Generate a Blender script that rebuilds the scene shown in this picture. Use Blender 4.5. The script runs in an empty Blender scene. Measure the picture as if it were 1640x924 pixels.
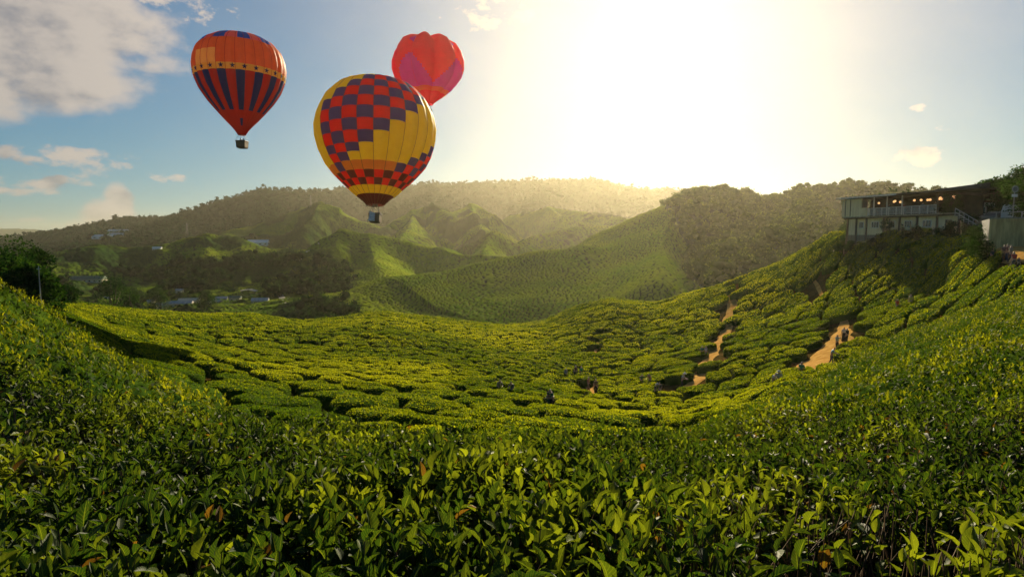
import bpy, math, random
import numpy as np
from mathutils import Vector
rng = np.random.default_rng(7)
random.seed(7)
R = math.radians
scene = bpy.context.scene
COL = scene.collection

# ------------------------------------------------------------------ camera
FPX = 977.0; CX, CY = 820.0, 462.0; PITCH = R(4.8)
cam_d = bpy.data.cameras.new('camera'); cam = bpy.data.objects.new('camera', cam_d); COL.objects.link(cam)
cam_d.sensor_width = 36.0; cam_d.lens = 36.0 * FPX / 1640.0
cam_d.clip_start = 0.05; cam_d.clip_end = 60000
cam.location = (0, 0, 0); cam.rotation_euler = (R(90) - PITCH, 0, 0)
scene.camera = cam

# ------------------------------------------------------------------ sky, sun, exposure
SUN_AZ, SUN_EL = R(13), R(20.5)          # azimuth measured from +Y towards +X
world = bpy.data.worlds.new("World"); scene.world = world; world.use_nodes = True
scene.view_settings.view_transform = 'Standard'; scene.view_settings.look = 'None'
scene.view_settings.gamma = 1.0; scene.view_settings.exposure = 1.05
SUN_DIR = Vector((math.sin(SUN_AZ) * math.cos(SUN_EL), math.cos(SUN_AZ) * math.cos(SUN_EL), math.sin(SUN_EL)))
sl = bpy.data.lights.new('sun', 'SUN'); sl.energy = 5.0; sl.angle = R(0.5); sl.color = (1.0, 0.85, 0.56)
so = bpy.data.objects.new('sun', sl); COL.objects.link(so)
so.rotation_euler = (-SUN_DIR).to_track_quat('-Z', 'Y').to_euler()
SKY_STR = 0.052
HAZE_D, HAZE_G = 0.00008, 0.76

def pix_azel(px, py):
    d = pixdir(px, py)
    return math.atan2(d[0], d[1]), math.atan2(d[2], math.hypot(d[0], d[1]))
def pixdir(px, py):
    a = (px - CX) / FPX; b = (CY - py) / FPX
    y = math.cos(PITCH) + b * math.sin(PITCH); z = -math.sin(PITCH) + b * math.cos(PITCH)
    return np.array([a, y, z])
def ray(px, py, Y):
    d = pixdir(px, py); return d * (Y / d[1])

class NT:
    def __init__(s, tree): s.t = tree; s.n = tree.nodes; s.l = tree.links
    def new(s, typ, **kw):
        n = s.n.new(typ)
        for k, v in kw.items(): setattr(n, k, v)
        return n
    def put(s, sock, v):
        if isinstance(v, bpy.types.NodeSocket): s.l.new(v, sock)
        elif v is not None: sock.default_value = v
    def m(s, op, a, b=None, c=None, clamp=False):
        n = s.n.new('ShaderNodeMath'); n.operation = op; n.use_clamp = clamp
        s.put(n.inputs[0], a); s.put(n.inputs[1], b); s.put(n.inputs[2], c)
        return n.outputs[0]
    def mix(s, f, a, b, blend='MIX'):
        n = s.n.new('ShaderNodeMix'); n.data_type = 'RGBA'; n.blend_type = blend
        s.put(n.inputs[0], f); s.put(n.inputs[6], a); s.put(n.inputs[7], b)
        return n.outputs[2]
    def noise(s, vec, scale, detail=4, rough=0.5, dist=0.0):
        n = s.n.new('ShaderNodeTexNoise'); s.put(n.inputs['Vector'], vec)
        n.inputs['Scale'].default_value = scale; n.inputs['Detail'].default_value = detail
        n.inputs['Roughness'].default_value = rough; n.inputs['Distortion'].default_value = dist
        return n.outputs[0]
    def smooth(s, v, lo, hi):
        n = s.n.new('ShaderNodeMapRange'); n.interpolation_type = 'SMOOTHSTEP'
        s.put(n.inputs[0], v); n.inputs[1].default_value = lo; n.inputs[2].default_value = hi
        return n.outputs[0]

def build_sky():
    nt = world.node_tree; nt.nodes.clear(); W = NT(nt)
    out = W.new('ShaderNodeOutputWorld'); bg = W.new('ShaderNodeBackground'); bg.inputs[1].default_value = SKY_STR
    nt.links.new(bg.outputs[0], out.inputs[0])
    sky = W.new('ShaderNodeTexSky'); sky.sky_type = 'NISHITA'; sky.sun_disc = False
    sky.sun_elevation = SUN_EL; sky.sun_rotation = SUN_AZ
    sky.altitude = 1400; sky.air_density = 1.2; sky.dust_density = 0.1; sky.ozone_density = 3.0
    tc = W.new('ShaderNodeTexCoord'); sep = W.new('ShaderNodeSeparateXYZ'); nt.links.new(tc.outputs['Generated'], sep.inputs[0])
    x, y, z = sep.outputs
    az = W.m('ARCTAN2', x, y); el = W.m('ARCSINE', z)
    # angle to the sun
    dot = W.new('ShaderNodeVectorMath', operation='DOT_PRODUCT'); nt.links.new(tc.outputs['Generated'], dot.inputs[0]); dot.inputs[1].default_value = SUN_DIR
    cosg = W.m('MAXIMUM', dot.outputs[1], 0.0)
    # thin bright cirrus veil: forward scattering round the sun
    vec = W.new('ShaderNodeCombineXYZ'); W.put(vec.inputs[0], az); W.put(vec.inputs[1], W.m('MULTIPLY', el, 1.6)); v = vec.outputs[0]
    n_v = W.noise(v, 3.5, 5, 0.6, 0.3)
    f1 = W.m('POWER', cosg, 8.0); f2 = W.m('POWER', cosg, 26.0)
    glow = W.m('ADD', W.m('MULTIPLY', f1, W.m('MULTIPLY', n_v, 6.0)), W.m('MULTIPLY', f2, 6.0))
    gcol = W.mix(glow and 1.0, (1, 1, 1, 1), (1.0, 0.85, 0.74, 1), 'MULTIPLY')
    base = W.mix(1.0, sky.outputs[0], (0.36, 0.66, 0.88, 1), 'MULTIPLY')
    gm = W.new('ShaderNodeVectorMath', operation='SCALE'); W.put(gm.inputs[0], gcol); W.put(gm.inputs['Scale'], glow)
    col = W.mix(1.0, base, gm.outputs[0], 'ADD')
    # clouds: positions given as world directions, edges from noise
    n1 = W.noise(v, 7.0, 12, 0.56, 0.0)
    off = W.new('ShaderNodeVectorMath', operation='ADD'); W.put(off.inputs[0], v); off.inputs[1].default_value = (0.022, 0.02, 0)
    n2 = W.noise(off.outputs[0], 7.0, 12, 0.56, 0.0)
    lit = W.m('MULTIPLY', W.m('SUBTRACT', n1, n2), 3.2)
    n1s = W.noise(v, 26.0, 12, 0.62, 0.0)
    mask = None
    #      px, py,  wpx, hpx, noise weight, bias
    for (px, py, w, h, k, b) in CLOUDS:
        a0, e0 = pix_azel(px, py); wa = w / FPX; we = h / FPX
        da = W.m('DIVIDE', W.m('SUBTRACT', az, a0), wa); de = W.m('DIVIDE', W.m('SUBTRACT', el, e0), we)
        d2 = W.m('ADD', W.m('MULTIPLY', da, da), W.m('MULTIPLY', de, de))
        q = W.m('ADD', W.m('SUBTRACT', b, d2), W.m('MULTIPLY', W.m('SUBTRACT', n1 if w > 90 else n1s, 0.5), k if w > 90 else k * 2.2))
        mk = W.smooth(q, 0.0, 0.8 if w > 90 else 1.3)
        mask = mk if mask is None else W.m('MAXIMUM', mask, mk)
    bright = W.m('ADD', 0.70, W.m('ADD', W.m('MULTIPLY', lit, 0.75), W.m('MULTIPLY', cosg, 0.25)))
    bright = W.m('MAXIMUM', bright, 0.25)
    ccol = W.mix(W.smooth(bright, 0.45, 1.0), (3.0, 3.0, 3.3, 1), (8.2, 7.2, 6.2, 1))
    cs_ = W.new('ShaderNodeVectorMath', operation='SCALE'); W.put(cs_.inputs[0], ccol); W.put(cs_.inputs['Scale'], W.m('ADD', 0.8, W.m('MULTIPLY', W.m('POWER', cosg, 5.0), 1.3))); ccol = cs_.outputs[0]
    col2 = W.mix(W.m('MULTIPLY', mask, 0.88), col, ccol)
    # soft shoulder, so that the aureole rolls off instead of clipping
    sv = W.new('ShaderNodeSeparateColor'); W.put(sv.inputs[0], col2); cc = W.new('ShaderNodeCombineColor')
    for i, K in enumerate((8.9, 8.0, 7.3)):
        W.put(cc.inputs[i], W.m('MULTIPLY', K, W.m('SUBTRACT', 1.0, W.m('EXPONENT', W.m('DIVIDE', sv.outputs[i], -K)))))
    nt.links.new(cc.outputs[0], bg.inputs[0])
CLOUDS = [(50, 45, 190, 70, 4.0, 1.1), (-90, 100, 240, 60, 3.0, 1.1), (205, 98, 91, 28, 4.0, 0.7), (265, -5, 80, 28, 4.0, 0.8), (110, 105, 120, 26, 3.0, 0.8), (297, 90, 18, 12, 3.0, 0.5),
          (100, 252, 85, 13, 3.0, 1.0), (145, 264, 26, 20, 2.5, 0.9), (70, 293, 60, 9, 3.0, 1.0), (30, 306, 80, 7, 3.0, 0.6),
          (174, 352, 26, 24, 1.2, 2.0), (190, 328, 15, 24, 1.2, 2.0), (150, 366, 60, 10, 2.5, 0.8), (266, 285, 24, 8, 3.0, 0.7), (60, 352, 90, 8, 3.0, 0.4),
          (1472, 250, 22, 15, 3.0, 1.1), (1475, 175, 13, 6, 3.0, 0.9), (1506, 206, 13, 9, 4.0, 0.6), (1095, 70, 40, 16, 5.0, 0.1),
          (790, 15, 80, 30, 5.0, 0.5), (980, 20, 150, 30, 5.0, 0.4)]
build_sky()

# ------------------------------------------------------------------ helpers
def tag(o, label=None, cat=None, group=None, kind=None):
    if label: o['label'] = label
    if cat: o['category'] = cat
    if group: o['group'] = group
    if kind: o['kind'] = kind
    return o
def link(name, me, mat=None, parent=None):
    o = bpy.data.objects.new(name, me); COL.objects.link(o)
    if mat is not None:
        for m_ in (mat if isinstance(mat, (list, tuple)) else [mat]): me.materials.append(m_)
    if parent: o.parent = parent
    return o
def empty(name, loc, rz=0):
    o = bpy.data.objects.new(name, None); COL.objects.link(o); o.location = loc; o.rotation_euler = (0, 0, rz)
    o.empty_display_size = 0.2
    return o
def mesh_np(name, V, F, smooth=True, tint=None, uv=None, matidx=None, extra=None):
    """V (n,3), F (m,3|4) arrays -> mesh. tint: per-vertex float; uv: per-vertex (n,2)."""
    me = bpy.data.meshes.new(name)
    V = np.ascontiguousarray(V, dtype=np.float32); F = np.ascontiguousarray(F, dtype=np.int32)
    n, k = F.shape
    me.vertices.add(len(V)); me.vertices.foreach_set('co', V.ravel())
    me.loops.add(n * k); me.loops.foreach_set('vertex_index', F.ravel())
    me.polygons.add(n); me.polygons.foreach_set('loop_start', np.arange(0, n * k, k, dtype=np.int32))
    me.polygons.foreach_set('loop_total', np.full(n, k, dtype=np.int32))
    me.polygons.foreach_set('use_smooth', np.full(n, smooth, dtype=bool))
    if matidx is not None: me.polygons.foreach_set('material_index', np.asarray(matidx, dtype=np.int32))
    me.update(calc_edges=True)
    if tint is not None:
        a = me.attributes.new('tint', 'FLOAT', 'POINT'); a.data.foreach_set('value', np.ascontiguousarray(tint, dtype=np.float32))
    if extra is not None:
        for nm, arr in extra.items():
            a = me.attributes.new(nm, 'FLOAT', 'POINT'); a.data.foreach_set('value', np.ascontiguousarray(arr, dtype=np.float32))
    if uv is not None:
        l = me.uv_layers.new(name='UVMap'); l.data.foreach_set('uv', np.ascontiguousarray(uv[F.ravel()], dtype=np.float32).ravel())
    return me
def grid_faces(nu, nv, wrap=False):
    i = np.arange(nu - 1)[:, None]; j = np.arange(nv if wrap else nv - 1)[None, :]
    j2 = (j + 1) % nv
    return np.stack([i * nv + j, i * nv + j2, (i + 1) * nv + j2, (i + 1) * nv + j], -1).reshape(-1, 4)

class MB:
    """collects boxes, bars, tubes, polygons into ONE mesh"""
    def __init__(s): s.v = []; s.f = []; s.m = []
    def poly(s, pts, faces, mi=0):
        b = len(s.v); s.v += [tuple(map(float, p)) for p in pts]
        for f in faces: s.f.append([b + i for i in f]); s.m.append(mi)
        return s
    def box(s, c, size, rz=0, mi=0):
        hx, hy, hz = [q / 2 for q in size]; ca, sa = math.cos(rz), math.sin(rz); P = []
        for dz in (-hz, hz):
            for dx, dy in ((-hx, -hy), (hx, -hy), (hx, hy), (-hx, hy)):
                P.append((c[0] + dx * ca - dy * sa, c[1] + dx * sa + dy * ca, c[2] + dz))
        s.poly(P, [(3, 2, 1, 0), (4, 5, 6, 7), (0, 1, 5, 4), (1, 2, 6, 5), (2, 3, 7, 6), (3, 0, 4, 7)], mi)
        return s
    def tube(s, a, b, r1, r2=None, n=8, mi=0, cap=True):
        a = Vector(a); b = Vector(b); r2 = r1 if r2 is None else r2
        d = (b - a).normalized(); u = d.orthogonal().normalized(); w = d.cross(u); P = []
        for c, r in ((a, r1), (b, r2)):
            for i in range(n):
                t = 2 * math.pi * i / n; P.append(c + (u * math.cos(t) + w * math.sin(t)) * r)
        F = [(i, (i + 1) % n, n + (i + 1) % n, n + i) for i in range(n)]
        if cap: F += [tuple(range(n - 1, -1, -1)), tuple(range(n, 2 * n))]
        s.poly(P, F, mi); return s
    def path(s, pts, r, n=6, mi=0):
        for a, b in zip(pts[:-1], pts[1:]): s.tube(a, b, r, n=n, mi=mi)
        return s
    def lathe(s, prof, n=16, c=(0, 0, 0), mi=0):
        P = []; F = []
        for (r, z) in prof:
            for i in range(n):
                t = 2 * math.pi * i / n; P.append((c[0] + r * math.cos(t), c[1] + r * math.sin(t), c[2] + z))
        for k in range(len(prof) - 1):
            for i in range(n): F.append((k * n + i, k * n + (i + 1) % n, (k + 1) * n + (i + 1) % n, (k + 1) * n + i))
        s.poly(P, F, mi); return s
    def build(s, name, mat, parent=None, smooth=False, bevel=0):
        me = bpy.data.meshes.new(name); me.from_pydata(s.v, [], s.f)
        me.polygons.foreach_set('material_index', s.m)
        if smooth: me.polygons.foreach_set('use_smooth', [True] * len(s.f))
        me.update(); o = link(name, me, mat, parent)
        if bevel:
            b = o.modifiers.new('bevel', 'BEVEL'); b.width = bevel; b.segments = 2; b.limit_method = 'ANGLE'
        return o

# value noise in numpy
def _h(ix, iy, s):
    n = (ix.astype(np.int64) * 374761393 + iy.astype(np.int64) * 668265263 + s * 2147483647 + 1013904223) & 0xffffffff
    n = ((n ^ (n >> 13)) * 1274126177) & 0xffffffff
    n = ((n ^ (n >> 16)) * 2246822519) & 0xffffffff
    return ((n ^ (n >> 15)) & 0xffffff) / float(0xffffff)
def vnoise(x, y, s=0):
    ix = np.floor(x); iy = np.floor(y); fx = x - ix; fy = y - iy
    fx = fx * fx * fx * (fx * (fx * 6 - 15) + 10); fy = fy * fy * fy * (fy * (fy * 6 - 15) + 10)
    a = _h(ix, iy, s); b = _h(ix + 1, iy, s); c = _h(ix, iy + 1, s); d = _h(ix + 1, iy + 1, s)
    return (a * (1 - fx) + b * fx) * (1 - fy) + (c * (1 - fx) + d * fx) * fy
def fbm(x, y, oct=4, s=0, gain=0.5):
    t = 0; a = 1; n = 0
    for o in range(oct):
        t = t + a * vnoise(x * 2 ** o + 17.3 * o, y * 2 ** o - 9.1 * o, s + o); n += a; a *= gain
    return t / n
def sstep(x, a, b):
    t = np.clip((x - a) / (b - a), 0, 1); return t * t * (3 - 2 * t)

# ------------------------------------------------------------------ materials
def new_mat(name):
    m = bpy.data.materials.new(name); m.use_nodes = True; m.node_tree.nodes.clear(); return m, NT(m.node_tree)
def objcoord(T):
    return T.new('ShaderNodeTexCoord').outputs['Object']
def mat_simple(name, col, rough=0.6, var=0.15, scale=3.0, metal=0.0, bump=0.0, emit=None, spec=0.5):
    m, T = new_mat(name); out = T.new('ShaderNodeOutputMaterial'); p = T.new('ShaderNodeBsdfPrincipled')
    n = T.noise(objcoord(T), scale, 6, 0.6)
    c = tuple(col) + (1,)
    dark = tuple(max(0, q * (1 - var * 2)) for q in col) + (1,); light = tuple(min(1, q * (1 + var)) for q in col) + (1,)
    T.put(p.inputs['Base Color'], T.mix(T.smooth(n, 0.3, 0.7), dark, light))
    p.inputs['Roughness'].default_value = rough; p.inputs['Metallic'].default_value = metal
    p.inputs['Specular IOR Level'].default_value = spec
    if bump:
        b = T.new('ShaderNodeBump'); b.inputs['Strength'].default_value = bump; b.inputs['Distance'].default_value = 0.02
        T.put(b.inputs['Height'], T.noise(objcoord(T), scale * 8, 4)); T.put(p.inputs['Normal'], b.outputs[0])
    if emit:
        p.inputs['Emission Color'].default_value = tuple(emit[:3]) + (1,); p.inputs['Emission Strength'].default_value = emit[3]
    T.l.new(p.outputs[0], out.inputs[0]); return m
def mat_leaf(name, dark, light, transl=0.4, rough=0.42, veins=False, spec=0.35, old=False):
    """leaf: colour of the individual leaf from its 'tint' attribute"""
    m, T = new_mat(name); out = T.new('ShaderNodeOutputMaterial'); p = T.new('ShaderNodeBsdfPrincipled')
    a = T.new('ShaderNodeAttribute', attribute_name='tint')
    mid = tuple((dark[i] * 0.6 + light[i] * 0.4) for i in range(3))
    r = T.new('ShaderNodeValToRGB'); T.l.new(a.outputs['Fac'], r.inputs[0])
    r.color_ramp.elements[0].color = (0.11, 0.055, 0.015, 1) if old else tuple(dark) + (1,); r.color_ramp.elements[1].color = tuple(light) + (1,)
    e = r.color_ramp.elements.new(0.04); e.color = tuple(dark) + (1,)
    e = r.color_ramp.elements.new(0.5); e.color = mid + (1,)
    col = r.outputs[0]
    if veins:
        uvn = T.new('ShaderNodeTexCoord'); sp = T.new('ShaderNodeSeparateXYZ'); T.l.new(uvn.outputs['UV'], sp.inputs[0])
        au = T.m('ABSOLUTE', T.m('SUBTRACT', sp.outputs[0], 0.5))
        rib = T.m('SUBTRACT', 1.0, T.smooth(au, 0.015, 0.06))
        ph = T.m('FRACT', T.m('ADD', T.m('MULTIPLY', sp.outputs[1], 7.0), T.m('MULTIPLY', au, -4.0)))
        sv = T.m('SUBTRACT', 1.0, T.smooth(T.m('ABSOLUTE', T.m('SUBTRACT', ph, 0.5)), 0.03, 0.2))
        vv = T.m('MAXIMUM', rib, T.m('MULTIPLY', sv, 0.35))
        lc = tuple(min(1, q * 1.5 + 0.02) for q in light) + (1,)
        col = T.mix(T.m('MULTIPLY', vv, 0.35), col, lc)
        nz = T.noise(objcoord(T), 60, 3)
        col = T.mix(T.m('MULTIPLY', T.smooth(nz, 0.55, 0.8), 0.25), col, (0.10, 0.075, 0.02, 1))
        b = T.new('ShaderNodeBump'); b.inputs['Strength'].default_value = 0.35; b.inputs['Distance'].default_value = 0.003
        T.put(b.inputs['Height'], T.m('MULTIPLY', vv, -1.0)); T.put(p.inputs['Normal'], b.outputs[0])
    T.put(p.inputs['Base Color'], col); p.inputs['Roughness'].default_value = rough
    p.inputs['Specular IOR Level'].default_value = spec
    tr = T.new('ShaderNodeBsdfTranslucent')
    T.put(tr.inputs[0], T.mix(1.0, col, (1.9, 1.75, 0.5, 1), 'MULTIPLY'))
    mx = T.new('ShaderNodeMixShader'); mx.inputs[0].default_value = transl
    T.l.new(p.outputs[0], mx.inputs[1]); T.l.new(tr.outputs[0], mx.inputs[2]); T.l.new(mx.outputs[0], out.inputs[0])
    return m
def mat_cloth(name, col, transl=0.35, rough=0.55):
    m, T = new_mat(name); out = T.new('ShaderNodeOutputMaterial'); p = T.new('ShaderNodeBsdfPrincipled')
    n = T.noise(objcoord(T), 0.9, 5, 0.6)
    c0 = tuple(q * 0.82 for q in col) + (1,); c1 = tuple(min(1, q * 1.1) for q in col) + (1,)
    c = T.mix(n, c0, c1); T.put(p.inputs['Base Color'], c); p.inputs['Roughness'].default_value = rough
    b = T.new('ShaderNodeBump'); b.inputs['Strength'].default_value = 0.5; b.inputs['Distance'].default_value = 0.06
    T.put(b.inputs['Height'], T.noise(objcoord(T), 1.6, 4, 0.6, 0.8)); T.put(p.inputs['Normal'], b.outputs[0])
    tr = T.new('ShaderNodeBsdfTranslucent'); T.put(tr.inputs[0], c)
    mx = T.new('ShaderNodeMixShader'); mx.inputs[0].default_value = transl + .3
    T.l.new(p.outputs[0], mx.inputs[1]); T.l.new(tr.outputs[0], mx.inputs[2]); T.l.new(mx.outputs[0], out.inputs[0])
    return m

def mat_soil():
    m, T = new_mat('soil'); out = T.new('ShaderNodeOutputMaterial'); p = T.new('ShaderNodeBsdfPrincipled')
    v = objcoord(T); n = T.noise(v, 0.4, 8, 0.65); n2 = T.noise(v, 6, 5, 0.6)
    c = T.mix(T.smooth(n, 0.35, 0.65), (0.040, 0.024, 0.008, 1), (0.12, 0.065, 0.018, 1))
    c = T.mix(T.smooth(n2, 0.45, 0.65), c, (0.02, 0.035, 0.008, 1))
    T.put(p.inputs['Base Color'], c); p.inputs['Roughness'].default_value = 0.95; p.inputs['Specular IOR Level'].default_value = 0.0
    b = T.new('ShaderNodeBump'); b.inputs['Strength'].default_value = 0.8; b.inputs['Distance'].default_value = 0.1
    T.put(b.inputs['Height'], n2); T.put(p.inputs['Normal'], b.outputs[0])
    T.l.new(p.outputs[0], out.inputs[0]); return m
def mat_path():
    m, T = new_mat('orange_clay'); out = T.new('ShaderNodeOutputMaterial'); p = T.new('ShaderNodeBsdfPrincipled')
    v = objcoord(T); n = T.noise(v, 1.2, 8, 0.7); n2 = T.noise(v, 9, 6, 0.7)
    c = T.mix(T.smooth(n, 0.35, 0.65), (0.40, 0.20, 0.05, 1), (0.56, 0.34, 0.10, 1))
    c = T.mix(T.smooth(n2, 0.56, 0.72), c, (0.13, 0.07, 0.025, 1))
    T.put(p.inputs['Base Color'], c); p.inputs['Roughness'].default_value = 0.95; p.inputs['Specular IOR Level'].default_value = 0.0
    b = T.new('ShaderNodeBump'); b.inputs['Strength'].default_value = 0.9; b.inputs['Distance'].default_value = 0.15
    T.put(b.inputs['Height'], T.m('ADD', n, T.m('MULTIPLY', n2, 0.4))); T.put(p.inputs['Normal'], b.outputs[0])
    T.l.new(p.outputs[0], out.inputs[0]); return m
def mat_hills():
    """tea / forest / soil decided by mesh attributes: 'tea' 0..1, lowered on the left hills to paint shade, and 'gap' 0..1 (furrow between bushes)"""
    m, T = new_mat('hill_vegetation'); out = T.new('ShaderNodeOutputMaterial'); p = T.new('ShaderNodeBsdfPrincipled')
    v = objcoord(T)
    tea = T.new('ShaderNodeAttribute', attribute_name='tea').outputs['Fac']
    gap = T.new('ShaderNodeAttribute', attribute_name='gap').outputs['Fac']
    n = T.noise(v, 0.02, 6, 0.6); n2 = T.noise(v, 0.6, 5, 0.7); n3 = T.noise(v, 0.008, 4, 0.6)
    ct = T.mix(T.smooth(n, 0.35, 0.7), (0.10, 0.185, 0.008, 1), (0.24, 0.29, 0.014, 1))
    ct = T.mix(T.m('MULTIPLY', T.smooth(n2, 0.4, 0.75), 0.6), ct, (0.27, 0.30, 0.018, 1))
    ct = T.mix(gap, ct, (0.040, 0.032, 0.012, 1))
    cf = T.mix(T.smooth(n2, 0.3, 0.7), (0.004, 0.020, 0.008, 1), (0.016, 0.052, 0.016, 1))
    cf = T.mix(T.smooth(n3, 0.45, 0.6), cf, (0.010, 0.026, 0.008, 1)); c = T.mix(tea, cf, ct)
    T.put(p.inputs['Base Color'], c); p.inputs['Roughness'].default_value = 0.9; p.inputs['Specular IOR Level'].default_value = 0.0
    b = T.new('ShaderNodeBump'); b.inputs['Strength'].default_value = 0.7; b.inputs['Distance'].default_value = 0.35
    T.put(b.inputs['Height'], T.noise(v, 1.6, 5, 0.7)); T.put(p.inputs['Normal'], b.outputs[0])
    tr = T.new('ShaderNodeBsdfTranslucent'); T.put(tr.inputs[0], T.mix(1.0, c, (1.8, 1.7, 0.5, 1), 'MULTIPLY'))
    mx = T.new('ShaderNodeMixShader'); mx.inputs[0].default_value = 0.04
    T.l.new(p.outputs[0], mx.inputs[1]); T.l.new(tr.outputs[0], mx.inputs[2]); T.l.new(mx.outputs[0], out.inputs[0])
    return m
def mat_concrete(name, c0, c1, streak=True):
    m, T = new_mat(name); out = T.new('ShaderNodeOutputMaterial'); p = T.new('ShaderNodeBsdfPrincipled')
    v = objcoord(T); mp = T.new('ShaderNodeMapping'); T.put(mp.inputs[0], v); mp.inputs['Scale'].default_value = (3, 3, 0.35)
    n = T.noise(mp.outputs[0] if streak else v, 1.2, 8, 0.65); n2 = T.noise(v, 0.8, 6, 0.6)
    c = T.mix(T.smooth(n, 0.35, 0.68), tuple(c0) + (1,), tuple(c1) + (1,))
    c = T.mix(T.m('MULTIPLY', T.smooth(n2, 0.6, 0.8), 0.5), c, (0.06, 0.055, 0.035, 1))
    T.put(p.inputs['Base Color'], c); p.inputs['Roughness'].default_value = 0.85
    T.l.new(p.outputs[0], out.inputs[0]); return m

M = {}
M['soil'] = mat_soil(); M['clay'] = mat_path(); M['hills'] = mat_hills()
M['leaf_near'] = mat_leaf('tea_leaf', (0.013, 0.036, 0.007), (0.18, 0.22, 0.018), 0.42, 0.55, veins=True, spec=0.13, old=True)
M['leaf_mid'] = mat_leaf('tea_leaf_clipped', (0.042, 0.080, 0.005), (0.30, 0.32, 0.013), 0.45, 0.7, spec=0.03)
M['leaf_slope'] = mat_leaf('tea_leaf_slope', (0.022, 0.048, 0.006), (0.21, 0.225, 0.013), 0.42, 0.65, spec=0.06)
M['bush'] = mat_leaf('tea_bush_body', (0.018, 0.042, 0.006), (0.09, 0.14, 0.012), 0.15, 0.9, spec=0.0)
M['twig'] = mat_simple('tea_twig', (0.075, 0.045, 0.022), 0.8, 0.3, 8)
M['bark'] = mat_simple('bark', (0.06, 0.045, 0.03), 0.9, 0.3, 4, bump=0.5)
M['tree_leaf'] = mat_leaf('tree_leaf', (0.004, 0.020, 0.007), (0.034, 0.078, 0.016), 0.3, 0.8, spec=0.0)
M['mountain_leaf'] = mat_leaf('mountain_leaf', (0.003, 0.014, 0.010), (0.014, 0.042, 0.024), 0.3, 0.9, spec=0.0)
M['forest_leaf'] = mat_leaf('forest_leaf', (0.012, 0.034, 0.005), (0.09, 0.14, 0.014), 0.3, 0.9, spec=0.0)
# ------------------------------------------------------------------ terrain: canopy height as a function of azimuth and distance
# each guide: (px, py, Y) of canopy points; stored as azimuth -> (r, z)
G = [
 [(-400, 1000, 1.7), (820, 1000, 1.7), (2100, 1000, 1.8)],
 [(-400, 760, 3.6), (0, 780, 3.3), (400, 800, 2.8), (820, 800, 2.6), (1200, 790, 3.0), (1640, 760, 3.8), (2100, 720, 4.2)],
 [(-400, 380, 12), (0, 460, 13), (70, 492, 13), (150, 545, 12.5), (250, 600, 11), (330, 642, 9.5), (400, 668, 8), (500, 688, 6.5), (620, 698, 5.8), (760, 702, 5.6), (900, 706, 5.8),
  (1000, 704, 7), (1100, 690, 9.5), (1200, 650, 14), (1300, 602, 18), (1400, 555, 22), (1500, 518, 26), (1640, 468, 30), (2100, 380, 34)],
 'dip',
 [(-400, 470, 55), (0, 485, 55), (100, 507, 48), (200, 574, 38), (330, 644, 27), (450, 684, 21), (600, 700, 17.5), (760, 706, 16), (900, 708, 15.5),
  (1000, 702, 16.5), (1100, 690, 22), (1200, 652, 34), (1300, 604, 46), (1350, 580, 50), (1400, 560, 54), (1500, 520, 50), (1640, 470, 41), (2100, 400, 45)],
 [(-400, 468, 90), (0, 482, 85), (100, 492, 72), (200, 540, 58), (330, 590, 45), (450, 625, 38), (600, 640, 34), (760, 650, 34), (900, 645, 42),
  (1000, 640, 50), (1100, 620, 58), (1200, 590, 62), (1300, 540, 68), (1400, 492, 72), (1500, 456, 66), (1640, 428, 47), (2100, 370, 50)],
 [(-400, 466, 130), (0, 478, 125), (100, 486, 108), (200, 507, 92), (330, 545, 80), (450, 565, 75), (600, 570, 75), (760, 578, 80), (900, 575, 88),
  (1000, 565, 92), (1100, 545, 92), (1200, 523, 90), (1300, 478, 90), (1400, 422, 84), (1500, 404, 73), (1640, 404, 52), (2100, 360, 55)],
 [(-400, 462, 175), (0, 474, 165), (100, 481, 150), (200, 494, 140), (330, 503, 130), (400, 500, 130), (480, 514, 130), (540, 510, 135), (600, 499, 138), (650, 504, 142), (720, 511, 148),
  (800, 520, 152), (870, 514, 152), (920, 490, 146), (980, 476, 138), (1050, 485, 134), (1150, 459, 126), (1250, 419, 118), (1330, 374, 105), (1400, 363, 95), (1450, 363, 89), (1500, 368, 84), (1550, 374, 78), (1585, 381, 64), (1640, 381, 58), (2100, 345, 62)],
]
def guide_fn(pts):
    A, RR, Z = [], [], []
    for px, py, Y in pts:
        p = ray(px, py, Y); A.append(math.atan2(p[0], p[1])); RR.append(math.hypot(p[0], p[1])); Z.append(p[2])
    return np.array(A), np.array(RR), np.array(Z)
AZT = np.linspace(-math.pi, math.pi, 1441)
def smooth1(a, k=9):
    w = np.hanning(k + 2)[1:-1]; w /= w.sum(); return np.convolve(np.pad(a, k // 2, mode='wrap'), w, 'valid')
tabs = []
for g in G:
    if isinstance(g, str): tabs.append(g); continue
    A, RR, Z = guide_fn(g)
    r = np.exp(np.interp(AZT, A, np.log(RR))); z = np.interp(AZT, A, Z)
    back = sstep(np.abs(AZT), R(62), R(150)); r = np.exp(np.log(r) * (1 - back) + np.log(r).mean() * back); z = z * (1 - back) + z.mean() * back
    tabs.append([smooth1(r, 7), smooth1(z, 7)])
r3, z3 = tabs[2]; r4, z4 = tabs[4]
dip = sstep(r4 / r3, 1.5, 2.2)
rd = np.sqrt(r3 * r4); zd = z3 + (z4 - z3) * (rd - r3) / (r4 - r3)
zd = zd - 0.10 * (r4 - r3) * 0.5 - 0.3
tabs[3] = [rd, zd]
RT = np.array([t[0] for t in tabs]); ZT = np.array([t[1] for t in tabs])
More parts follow.
